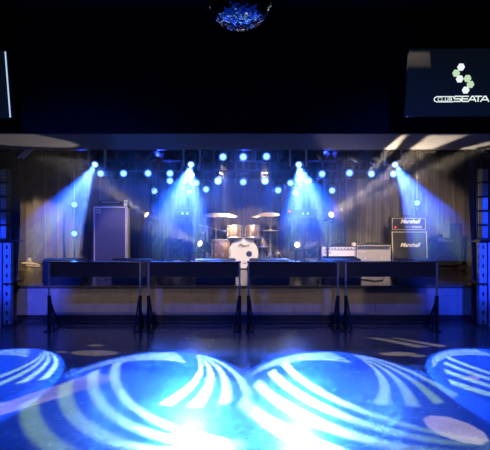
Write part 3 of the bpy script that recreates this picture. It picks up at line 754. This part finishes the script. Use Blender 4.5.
def swirl(T, rotm, spin=0.0):
    """three arms of four tapering curved bands, as in the metal gobo of the lamp.
    U runs across the beam to the right, V downwards-outwards along the throw"""
    ax = rotm @ Vector((0,0,-1)); ex = Vector((1,0,0)); ex = (ex-ax*ex.dot(ax)).normalized(); en = ax.cross(ex)
    if en.z < 0: en = -en
    X_, Y_ = rotm @ Vector((1,0,0)), rotm @ Vector((0,1,0))
    # tip U, tip V, axis angle of the fan, winding sign, first band angle at rho 0, curl per rho, pitch, longest rho
    arms = ((.41,-.95, 90,-1, 28.0,-36.0, 12.5, 1.07), (.80,.40, 180,1, -26.0, 22.0, 8.6, 1.72), (-.93,-.25, 0,-1, 69.0,-38.0, 4.6, 1.30))
    def build(nt, mth, u, v):
        def lin(a, b): return mth('ADD', mth('MULTIPLY', u, a/T), mth('MULTIPLY', v, b/T))
        U0 = lin(X_.dot(ex), Y_.dot(ex)); V0 = lin(X_.dot(en), Y_.dot(en))
        c, s_ = math.cos(R(spin)), math.sin(R(spin))
        U = mth('SUBTRACT', mth('MULTIPLY', U0, c), mth('MULTIPLY', V0, s_)); V = mth('ADD', mth('MULTIPLY', U0, s_), mth('MULTIPLY', V0, c))
        tot = None
        for tu, tv_, ang, sg, p0, curl, pitch, rmax in arms:
            du = mth('SUBTRACT', U, tu); dv = mth('SUBTRACT', V, tv_)
            ca, sa = math.cos(R(ang)), math.sin(R(ang))
            x = mth('ADD', mth('MULTIPLY', du, ca), mth('MULTIPLY', dv, sa))
            y = mth('MULTIPLY', mth('SUBTRACT', mth('MULTIPLY', dv, ca), mth('MULTIPLY', du, sa)), sg)
            rho = mth('SQRT', mth('ADD', mth('MULTIPLY', x, x), mth('MULTIPLY', y, y)))
            psi = mth('MULTIPLY', mth('ARCTAN2', y, x), 180/PI)
            k = mth('ADD', mth('DIVIDE', mth('SUBTRACT', psi, mth('ADD', mth('MULTIPLY', rho, curl), p0)), pitch), .25)
            ok = mth('MULTIPLY', mth('MULTIPLY', mth('GREATER_THAN', k, 0), mth('LESS_THAN', k, 4)), mth('MULTIPLY', mth('LESS_THAN', rho, rmax), mth('GREATER_THAN', rho, .06)))
            fr = mth('ABSOLUTE', mth('SUBTRACT', mth('FRACT', k), .25))
            on = mth('MULTIPLY', mth('DIVIDE', mth('SUBTRACT', .25, fr), .05, clamp=True), ok)
            tot = on if tot is None else mth('MAXIMUM', tot, on)
        return mix(nt, tot, (.012,.11,1.3), (.50,1.0,1.15))
    return build
def moving_head(px, py, D, target, power, half, rot, lb, mirror=1):
    c = at(px,py,D); tgt = Vector(target); aim = (tgt-c).normalized()
    t = thing('moving_head_light', lb, 'moving head light', (c.x,c.y,2.86), 0, 'moving head lights on the high pipe')
    lc = Vector((0,0,c.z-2.86)); q = frame_to(aim).to_4x4(); body = Matrix.Translation(lc) @ q
    bm = nb(); box(bm, (0,0,-.055), (.30,.24,.09), bevel=.015); obj('base', bm, 'black_metal', t)
    bm = nb(); box(bm, (0,0,.01), (.05,.07,.06)); obj('clamp', bm, 'steel', t)
    piv = lc - aim*.13
    bm = nb()
    for s in (-1,1): box(bm, (s*.135, piv.y, (piv.z-.10)/2-.03), (.028,.07,abs(piv.z+.10)+.12), bevel=.008)
    box(bm, (0,piv.y*.5,-.115), (.29,abs(piv.y)+.08,.03), bevel=.006); obj('yoke', bm, 'alu_edge', t)
    bm = nb(); lathe(bm, [(.058,0),(.072,.01),(.078,-.01),(.10,-.06),(.112,-.16),(.105,-.24),(.06,-.29),(0,-.30)], 26, body); obj('head', bm, 'black_metal', t, smooth=True)
    bm = nb(); lathe(bm, [(0,.012),(.03,.01),(.055,.0)], 24); ln = obj('lens', bm, 'lens_head', t, loc=lc, smooth=True); ln.rotation_euler = q.to_euler(); ln['label'] = 'bright blue white lens'
    lo = light('SPOT','beam',t, lc+aim*.03, power, (1,1,1), .02, aim, math.degrees(half)*2, .03)
    gobo_nodes(lo.data, swirl(math.tan(half)*.93, lo.rotation_euler.to_matrix(), rot))
    return lo
GP = 9500
moving_head(95,164.5,8.95,(-2.75,5.35,0),GP*.9,R(12),0,'moving head light over the left side of the stage, above the bass cabinet')
moving_head(191,164.5,8.95,(-.92,4.85,0),GP,R(13.6),0,'moving head light left of the stage centre')
moving_head(298.7,164.5,8.95,(.92,4.85,0),GP,R(13.6),0,'moving head light right of the stage centre')
moving_head(395,164.5,8.95,(2.75,5.35,0),GP*.9,R(12),0,'moving head light over the right side of the stage, above the black amplifier stack')

# warm side moving lights -------------------------------------------
def quad_mask(mth, u, v, pts, soft=.01):
    """pts counter clockwise in (u,v)"""
    area = sum(pts[i][0]*pts[(i+1)%len(pts)][1]-pts[(i+1)%len(pts)][0]*pts[i][1] for i in range(len(pts)))
    if area < 0: pts = pts[::-1]
    m = None
    for i in range(len(pts)):
        (x0,y0),(x1,y1) = pts[i], pts[(i+1)%len(pts)]
        L = math.hypot(x1-x0,y1-y0); nx, ny = -(y1-y0)/L, (x1-x0)/L
        e = mth('DIVIDE', mth('ADD', mth('ADD', mth('MULTIPLY', u, nx), mth('MULTIPLY', v, ny)), -(nx*x0+ny*y0)), soft, clamp=True)
        m = e if m is None else mth('MULTIPLY', m, e)
    return m
def to_uv(lo_rot, lpos, w):
    d = lo_rot.transposed() @ (Vector(w)-lpos)
    return (d.x/abs(d.z), d.y/abs(d.z))
def patches(lpos, rot, polys, base, col, soft=.01, flip=1):
    def build(nt, mth, u, v):
        tot = None
        for pg in polys:
            uv = [to_uv(rot, lpos, w) for w in pg]
            m = quad_mask(mth, u, v, uv, soft)
            tot = m if tot is None else mth('MAXIMUM', tot, m)
        return mix(nt, tot, base, col)
    return build
def soff(px, D): return Vector(((px-HX)*D/F, D, 2.62))
def gnd(px, py):
    D = F*EYE/(py-HY); return Vector(((px-HX)*D/F, D, 0))
def oval(cx, cy, rx, ry, rot=0, n=10):
    r = R(rot)
    return [gnd(cx+rx*math.cos(a)*math.cos(r)-ry*math.sin(a)*math.sin(r), cy+rx*math.cos(a)*math.sin(r)+ry*math.sin(a)*math.cos(r)) for a in [2*PI*i/n for i in range(n)]]
def side_light(px, py, D, aim, power, angle, lb, polys=None, base=(.5,.42,.30), stand_h=True, tint=(1,.86,.62), hang=None):
    c = at(px,py,D); aim = Vector(aim).normalized(); q = frame_to(aim).to_4x4()
    t = thing('warm_scanner_light', lb, 'stage lamp', tuple(c), 0, 'warm white scanner lights')
    bm = nb(); lathe(bm, [(.06,0),(.07,.01),(.075,-.01),(.085,-.08),(.085,-.2),(.05,-.24),(0,-.24)], 24, q); obj('head', bm, 'black_metal', t, smooth=True)
    bm = nb(); lathe(bm, [(0,.012),(.03,.01),(.058,0)], 24); ln = obj('lens', bm, 'lens_warm', t, smooth=True); ln.rotation_euler = q.to_euler(); ln['label'] = 'bright warm white lens'
    bc = q @ Vector((0,0,-.12))
    sgn = -1 if hang is None else 1
    bm = nb(); w = .11
    tube(bm, [bc+Vector((-w,0,0)), bc+Vector((-w,0,sgn*.12)), bc+Vector((w,0,sgn*.12)), bc+Vector((w,0,0))], .012, 6)
    obj('yoke', bm, 'black_metal', t, smooth=True)
    bm = nb()
    ex = bc+Vector((0,0,sgn*.12))
    gz = SZ-c.z
    if hang is None:
        if ex.z-gz > .10: cyl(bm, (ex.x,ex.y,gz+.02), ex, .02); 
        box(bm, (ex.x,ex.y,gz+.05), (.30,.30,.10), bevel=.015)
    else:
        cyl(bm, ex, (ex.x,ex.y,CEIL-c.z), .016)
    obj('base', bm, 'black_metal', t)
    lo = light('SPOT','beam',t, aim*.03, power, tint, .02, aim, angle, .15)
    rot = lo.rotation_euler.to_matrix(); lpos = c+aim*.03
    if polys is not None: gobo_nodes(lo.data, patches(lpos, rot, polys, base, (1,1,1)))
    return lo
WARM = (1,.85,.6)
# right one: three stripes on the soffit
A = [soff(383.5,8.28),soff(396,8.28),soff(409,6.72),soff(401,6.72)]
B = [soff(409,8.28),soff(432.5,8.28),soff(471,6.72),soff(428,6.72)]
B2 = [soff(456,8.28),soff(470,8.28),soff(530,6.9),soff(516,6.72)]
rays = [[at(438,156,8.7),at(438,168,8.7),at(475,172,9.1),at(475,156,9.1)], [at(450,180,9.4),at(450,192,9.4),at(480,196,9.8),at(480,180,9.8)], [at(440,202,9.9),at(440,211,9.9),at(470,212,10.1),at(470,203,10.1)]]
side_light(331.2,214.7,10.45,(.95,-2.0,.6),4300,76,'warm white scanner light on the right mast, throwing rays to the right',[A,B,B2]+rays,base=(.012,.012,.012), tint=(1,.80,.55))
side_light(146.7,214.7,10.45,(-.62,-.60,.50),2200,16,'warm white scanner light on the left mast, pointing up to the left')
# warm floor patches, thrown by the spotlights added on the hall ceiling
warm_left = [oval(88,353.5,17,2.2,0), oval(96,345.5,10,1.6,0), oval(62,352,7,1.2,0), [gnd(-30,425),gnd(-20,410),gnd(95,372),gnd(120,378),gnd(60,398)],oval(205,340,7,1.5), oval(95,353,26,3.2)]
warm_right = [oval(398,354,20,2.4), [gnd(362,337),gnd(380,337.5),gnd(432,347),gnd(418,348)], [gnd(386,337),gnd(400,338),gnd(450,346),gnd(440,347.5)], oval(456,430,36,11,18), oval(473,378,9,3), oval(418,356,10,1.6)]
side_light(297.2,244.7,10.6,(.12,-1,.02),60,30,'warm white scanner light low on the stage, just right of the drum kit')
side_light(200,243.5,9.95,(-.75,-.9,.42),900,22,'warm white scanner light low on the stage, just left of the drum kit')
# masts
def mast(px, D, H, lb):
    b = at(px,0,D); t = thing('lighting_mast', lb, 'stand', (b.x,D,SZ), 0, 'black lighting masts')
    bm = nb()
    for dx,dy in ((-.07,-.06),(.07,-.06),(0,.07)): cyl(bm, (dx,dy,.02), (dx,dy,H), .010, seg=8)
    z = .1
    while z < H-.12:
        for (a,b_) in (((-.07,-.06),(.07,-.06)),((.07,-.06),(0,.07)),((0,.07),(-.07,-.06))): cyl(bm, (*a,z), (*b_,z+.12), .005, seg=6)
        z += .12
    obj('truss', bm, 'black_metal', t)
    bm = nb(); box(bm, (0,0,.012), (.32,.32,.024), bevel=.004); obj('base_plate', bm, 'black_metal', t)
mast(155,10.95,1.85,'black truss mast behind the left warm scanner light')
mast(341,10.95,1.85,'black truss mast behind the right warm scanner light')
# dark moving heads with a small display, standing on the stage
def floor_head(px, py, D, lb):
    b = at(px,0,D); t = thing('floor_moving_head', lb, 'moving head light', (b.x,D,SZ), 0, 'dark moving heads on the stage floor')
    bm = nb(); box(bm, (0,0,.11), (.34,.28,.18), bevel=.02); obj('base', bm, 'black_metal', t)
    bm = nb(); box(bm, (0,-.144,.14), (.14,.008,.035)); obj('display', bm, 'display', t)['label'] = 'small lit display'
    bm = nb()
    for s in (-1,1): box(bm, (s*.15,0,.36), (.035,.10,.34), bevel=.01)
    box(bm, (0,0,.21), (.32,.12,.03)); obj('yoke', bm, 'black_paint', t)
    bm = nb(); lathe(bm, [(0,.14),(.08,.14),(.09,.12),(.12,-.02),(.11,-.14),(0,-.16)], 24, Matrix.Translation((0,0,.44)) @ Matrix.Rotation(R(55),4,'Y')); obj('head', bm, 'black_metal', t, smooth=True)
    bm = nb(); box(bm, (0,0,.01), (.3,.24,.02)); obj('foot', bm, 'rubber', t)
floor_head(178,0,11.1,'dark moving head on the stage floor, between bass cabinet and drum kit')
floor_head(312,0,11.1,'dark moving head on the stage floor, between drum kit and cream amplifier')
# hanging effect boxes with two small lamps
for px,red,lb in ((184.5,False,'black effect box with two tiny lamps hanging left of the cymbals'),(302,True,'black effect box with two tiny lamps and a red light, right of the cymbals')):
    b = at(px,213.5,11.3); t = thing('effect_light', lb, 'stage lamp', (b.x,11.3,b.z), 0, 'effect boxes hanging behind the drum kit')
    bm = nb(); box(bm, (0,0,0), (.62 if red else .40,.2,.20), bevel=.02); obj('body', bm, 'black_metal', t)
    for k in (-1,1):
        bm = nb(); cyl(bm, (.02+k*.05+(.04 if red else 0),-.10,0), (.02+k*.05+(.04 if red else 0),-.112,0), .022); obj('lamp', bm, 'pilot', t)
    if red:
        bm = nb(); cyl(bm, (-.27,-.10,.045), (-.27,-.112,.045), .022); obj('red_light', bm, 'red_led', t)['label'] = 'small red light'
    bm = nb()
    for k in (-1,1): cyl(bm, (k*.14,0,.09), (k*.14,0,CEIL-b.z), .008, seg=8)
    obj('hanger', bm, 'black_metal', t)

# ------------------------------------------------------------------ screens
def tv(cx, cy, cz, yaw, tilt, W, H, lb):
    t = thing('television', lb, 'television', (cx,cy,cz), 0, 'televisions hanging before the stage wall'); t.rotation_euler = (tilt,0,yaw)
    bm = nb(); box(bm, (0,.04,0), (W+.02,.06,H+.02), bevel=.006); obj('casing', bm, 'black_gloss', t)
    bm = nb(); box(bm, (0,.006,0), (W,.01,H)); sc_ = obj('screen', bm, 'screen', t)
    bm = nb(); cyl(bm, (0,.1,0), (0,.18,.28), .025); box(bm, (0,.075,0), (.4,.02,.3)); obj('wall_mount', bm, 'black_metal', t)
    return t, sc_
# the right one: left edge from (409,50) to (405,115)
W,H = 1.24,.735
tR, sR = tv(at(408,0,6.05).x+W/2-.005, 6.07, at(0,82.5,6.05).z, 0, 0, W, H, 'television at the upper right showing a white and green logo')
tR.rotation_euler = (R(14),0,0)
# screen-local coordinates of pixels: x from left edge
def sp(px, py): return ((px-407.2)*6.05/F - W/2, -(py-82.5)*6.05/F)
bmw, bmg = nb(), nb()
for px,py,g in ((460.7,67.2,0),(456,73,1),(459.7,78.6,0),(467.5,78.2,1),(470.6,84,1),(466,89.5,0)):
    x,z = sp(px-.9+(py-67)*.07,py)
    hb = nb(); lathe(hb, [(.040,-.001),(.044,.002),(0,.002)], 6, Matrix.Translation((x,-.001,z)) @ Matrix.Rotation(PI/2,4,'X') @ Matrix.Rotation(0,4,'Z')); obj('logo_hexagon', hb, 'logo_green' if g else 'logo_white', sR)
# lettering SEATA and the capsule with CLUB
def stroke(bm, pts, w, closed=False):
    if closed: pts = pts+[pts[0]]
    for a, b in zip(pts, pts[1:]):
        a = Vector((a[0],0,a[1])); b = Vector((b[0],0,b[1])); d = b-a
        box(bm, (a+b)/2+Vector((0,-.002,0)), (d.length+w*.8, .003, w), rot=Matrix.Rotation(-math.atan2(d.z,d.x),3,'Y'))
def glyph(bm, strokes, px, py, w, h, lw):
    for s in strokes: stroke(bm, [sp(px+x*w, py-y*h) for x,y in s], lw)
G = {'S':[[(1,1),(.15,1),(0,.85),(0,.6),(.15,.5),(.85,.5),(1,.4),(1,.12),(.85,0),(0,0)]],
     'E':[[(1,1),(.1,1),(0,.8),(0,.15),(.12,0),(1,0)],[(0,.5),(.9,.5)]],
     'A':[[(0,0),(.42,1),(.6,1),(1,0)],[(.22,.32),(.82,.32)]],
     'T':[[(0,1),(1,1)],[(.5,1),(.5,0)]]}
for ch,px,w in (('S',453.5,7),('E',461.5,6.2),('A',468.2,7.5),('T',474.6,6.6),('A',480.6,8)):
    glyph(bmw, G[ch], px+2.3, 100.6, w, 5.0, .0125)
stroke(bmw, [sp(x_+2.3,y_-.7) for x_,y_ in ((452.5,96.6),(436,96.6),(434,97.8),(433.4,99.3),(434,100.8),(436,101.8),(452.5,101.8))], .010)
for ch,px in (('C',437.5),('L',441.2),('U',444.7),('B',448.6)):
    g = {'C':[[(1,1),(0,.9),(0,.1),(1,0)]],'L':[[(0,1),(0,0),(1,0)]],'U':[[(0,1),(0,0),(1,0),(1,1)]],'B':[[(0,0),(0,1),(.9,.9),(.9,.6),(.1,.5),(1,.4),(1,.1),(0,0)]]}[ch]
    glyph(bmw, g, px+2.3, 100.2, 2.6, 3.4, .006)
obj('logo_lettering', bmw, 'logo_white', sR); bmg.free()
bm = nb(); box(bm, (-W/2+.03,.0,-H/2-.004), (.018,.01,.008)); obj('standby_light', bm, 'blue_led', tR)
# left one: right edge from (3,49) to (11,114)
tL, sL = tv(at(7,0,6.0).x-W/2, 6.05, at(0,81.5,6.0).z, 0, R(-20), W, H, 'television at the upper left edge, only its bright right border in view')
tL.rotation_euler = (R(16),R(2.5),0)
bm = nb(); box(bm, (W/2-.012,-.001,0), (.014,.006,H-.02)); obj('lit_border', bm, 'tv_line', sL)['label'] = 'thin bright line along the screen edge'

# ------------------------------------------------------------------ mirror ball
bc = at(239.7,-5.0,4.14); BR = .268
t = thing('mirror_ball', 'mirror ball hanging from the ceiling at the top of the picture', 'mirror ball', tuple(bc))
bm = nb(); lathe(bm, [(BR*.985*math.cos(a),BR*.985*math.sin(a)) for a in [R(-90+i*10) for i in range(19)]], 36); obj('core', bm, 'black_paint', t, smooth=True)
M['mirror'] = mat('mirror_tile', (.85,.87,.92), .06, 1)
bm = nb(); rnd = random.Random(4); ts = .0165; n = int(PI*BR/ts)
for i in range(n):
    la = -PI/2+(i+.5)*PI/n; m_ = max(3,int(2*PI*BR*math.cos(la)/ts)); 
    for j in range(m_):
        lo_ = 2*PI*(j+.5)/m_; N = Vector((math.cos(la)*math.cos(lo_),math.cos(la)*math.sin(lo_),math.sin(la)))
        e1 = Vector((-math.sin(lo_),math.cos(lo_),0)); e2 = N.cross(e1)
        Nj = (N+e1*rnd.gauss(0,.07)+e2*rnd.gauss(0,.07)).normalized(); f1 = (e1-Nj*e1.dot(Nj)).normalized(); f2 = Nj.cross(f1); h = ts*.46
        vs = [bm.verts.new(N*BR+f1*a*h+f2*b*h) for a,b in ((-1,-1),(1,-1),(1,1),(-1,1))]
        bm.faces.new(vs)
me = bpy.data.meshes.new('mirror_tiles'); bm.to_mesh(me); bm.free(); me.materials.append(M['mirror'])
o = bpy.data.objects.new('mirror_tiles', me); C.objects.link(o); o.parent = t
bm = nb(); cyl(bm, (0,0,BR-.01), (0,0,BR+.05), .03); cyl(bm, (0,0,BR+.04), (0,0,4.15-bc.z-.08), .006); cyl(bm, (0,0,4.15-bc.z-.10), (0,0,4.15-bc.z), .06); obj('hanger', bm, 'black_metal', t)

# ------------------------------------------------------------------ haze over stage and hall
bm = nb(); box(bm, (0,9.38,1.80), (7.0,4.4,1.60))
hz = bpy.data.materials.new('stage_haze'); hz.use_nodes = True
nt = hz.node_tree; nt.nodes.clear(); out = nt.nodes.new('ShaderNodeOutputMaterial'); vs = nt.nodes.new('ShaderNodeVolumeScatter')
vs.inputs['Color'].default_value = (1,1,1,1); vs.inputs['Density'].default_value = .020; vs.inputs['Anisotropy'].default_value = .55
nt.links.new(vs.outputs[0], out.inputs['Volume'])
o = obj('haze', bm, hz); tag(o, 'thin stage haze that shows the light beams', 'haze', kind='stuff')

# ------------------------------------------------------------------ house spots out of view, added to brighten stage, racks and floor
def hall_helper(x, y, z, aim, power, col, angle, lb, blend=.5, grp='added front spotlights on the hall ceiling'):
    t = thing('added_hall_spot', lb, 'stage lamp', (x,y,z), 0, grp)
    aim = Vector(aim).normalized(); q = frame_to(aim).to_4x4()
    bm = nb(); lathe(bm, [(.08,.0),(.09,0),(.09,-.2),(.05,-.26),(0,-.26)], 20, q); obj('can', bm, 'black_metal', t, smooth=True)
    bm = nb(); cyl(bm, (0,0,.0), (0,0,4.15-z), .015); box(bm,(0,0,4.14-z),(.12,.12,.02)); obj('clamp', bm, 'black_metal', t)
    light('SPOT','beam',t, aim*.03, power, col, .06, aim, angle, blend)
for hx_, lb in ((-2.0,'outermost left of four added unseen front spotlights on the hall ceiling'),(-.8,'inner left of four added unseen front spotlights on the hall ceiling'),(.8,'inner right of four added unseen front spotlights on the hall ceiling'),(2.0,'outermost right of four added unseen front spotlights on the hall ceiling')):
    hall_helper(hx_,1.2,3.85,(0.06*hx_,9.4,-3.65),300,(1,.80,.60),17.5,lb,blend=.5)  # warm front light added for the stage front and backline
hall_helper(-3.9,4.6,3.9,(.40,3.3,-2.6),3600,(.012,.05,1),21,'added ceiling spotlight washing the left speaker rack in blue',grp='added blue spotlights on the hall ceiling')
hall_helper(3.9,4.6,3.9,(-.40,3.3,-2.6),3600,(.012,.05,1),21,'added ceiling spotlight washing the right speaker rack in blue',grp='added blue spotlights on the hall ceiling')  # blue spots added so both racks take blue light
for hx_, lb in ((-2.0,'added blue wash spotlight over the left half of the dance floor'),(2.0,'added blue wash spotlight over the right half of the dance floor')):
    hall_helper(hx_,3.2,3.9,(0.0,3.9,-3.8),900,(.03,.09,1),70,lb,blend=1,grp='added blue wash spotlights on the hall ceiling')  # blue wash added to lift the floor before the barriers
def added_pattern_spot(x, y, z, tgt, power, angle, polys, lb):  # unseen warm spot, added; a mask shapes where its light lands
    t = thing('added_hall_spot', lb, 'stage lamp', (x,y,z), 0, 'added warm pattern spotlights on the hall ceiling')
    aim = (Vector(tgt)-Vector((x,y,z))).normalized(); q = frame_to(aim).to_4x4()
    bm = nb(); lathe(bm, [(.08,.0),(.09,0),(.09,-.2),(.05,-.26),(0,-.26)], 20, q); obj('can', bm, 'black_metal', t, smooth=True)
    bm = nb(); cyl(bm, (0,0,.0), (0,0,4.15-z), .015); box(bm,(0,0,4.14-z),(.12,.12,.02)); obj('clamp', bm, 'black_metal', t)
    lo = light('SPOT','beam',t, aim*.03, power, (1,.80,.55), .01, aim, angle, .1)
    gobo_nodes(lo.data, patches(Vector((x,y,z))+aim*.03, lo.rotation_euler.to_matrix(), polys, (0,0,0), (1,1,1), soft=.004))
added_pattern_spot(2.6,3.0,3.85,gnd(410,362),3800,75,warm_right,'added patterned warm spotlight on the hall ceiling, to the right')
added_pattern_spot(-2.6,3.0,3.85,gnd(90,362),2600,75,warm_left,'added patterned warm spotlight on the hall ceiling, to the left')
# unseen spots added to light the stage front, masked to its outline
for sg, lb in ((-1,'added masked warm spotlight lighting the left half of the stage front'),(1,'added masked warm spotlight lighting the right half of the stage front')):
    added_pattern_spot(sg*1.8,5.6,3.9,(sg*1.8,8.3,.3),230,60,[[Vector((sg*-.15,8.3,-.1)),Vector((sg*3.55,8.3,-.1)),Vector((sg*3.55,8.3,.6)),Vector((sg*-.15,8.3,.6))]],lb)
# lights added over the stage to brighten curtains, kit and amplifiers
def profile(x, y, z, aim, power, angle, lb, col=(1,.80,.55)):
    t = thing('added_spotlight', lb, 'stage lamp', (x,y,z), 0, 'added spotlights behind the soffit')
    aim = Vector(aim).normalized(); q = frame_to(aim).to_4x4()
    bm = nb(); lathe(bm, [(.06,0),(.07,0),(.07,-.12),(.10,-.16),(.10,-.30),(0,-.34)], 20, q); obj('can', bm, 'black_metal', t, smooth=True)
    bm = nb(); cyl(bm, (0,0,.08), (0,0,CEIL-z), .014); obj('clamp', bm, 'black_metal', t)
    light('SPOT','beam',t, aim*.03, power, col, .04, aim, angle, .35)
profile(-3.6,8.75,2.88,(-.85,2.5,-1.75),700,38,'added warm spotlight near the ceiling aimed at the far left curtain')
profile(3.0,8.75,2.88,(.62,2.7,-1.3),420,46,'added warm spotlight near the ceiling aimed at the far right curtain')
profile(0,8.75,2.88,(0,2.1,-1.55),430,36,'added warm spotlight near the ceiling aimed at the drum kit')
profile(-.42,10.62,2.80,(-.03,.18,-1.2),1900,28,'added warm spotlight straight above the two left cymbals')
profile(.38,10.62,2.80,(.03,.18,-1.2),1900,28,'added warm spotlight straight above the two right cymbals')
profile(1.75,9.0,2.88,(.35,1.7,-2.0),420,42,'added warm spotlight near the ceiling aimed at the cream and silver amplifiers')
profile(-1.3,9.2,2.88,(-1.05,1.25,-1.6),160,26,'added warm spotlight near the ceiling aimed at the right edge of the bass cabinet')
for x_, lb in ((-2.9,'added blue wash light aimed at the curtain behind the bass cabinet'),(-1.5,'added blue wash light aimed at the curtain left of the drum kit'),(0,'added blue wash light aimed at the curtain behind the drum kit'),(1.5,'added blue wash light aimed at the curtain behind the cream amplifier')):
    profile(x_,9.5,2.90,(0,2.2,-1.9),230,66,lb,(.03,.07,1))  # blue lights added to tint the backdrop curtains
# ------------------------------------------------------------------ world, camera, colour
w = bpy.data.worlds.new('night'); sc.world = w; w.use_nodes = True
w.node_tree.nodes['Background'].inputs[0].default_value = (.004,.005,.012,1); w.node_tree.nodes['Background'].inputs[1].default_value = .3
cd = bpy.data.cameras.new('camera'); cam = bpy.data.objects.new('camera', cd); C.objects.link(cam)
cam.location = (0,0,EYE); cam.rotation_euler = (PI/2,0,0); cd.sensor_width = 36; cd.lens = F/490*36; cd.shift_y = -10/490
cd.clip_start = .05; sc.camera = cam
sc.view_settings.view_transform = 'Standard'; sc.view_settings.look = 'None'; sc.view_settings.gamma = 1; sc.view_settings.exposure = 0
sc.view_settings.use_curve_mapping = False
sc.cycles.max_bounces = 6; sc.cycles.volume_bounces = 0; sc.cycles.sample_clamp_indirect = 4; sc.cycles.use_light_tree = True
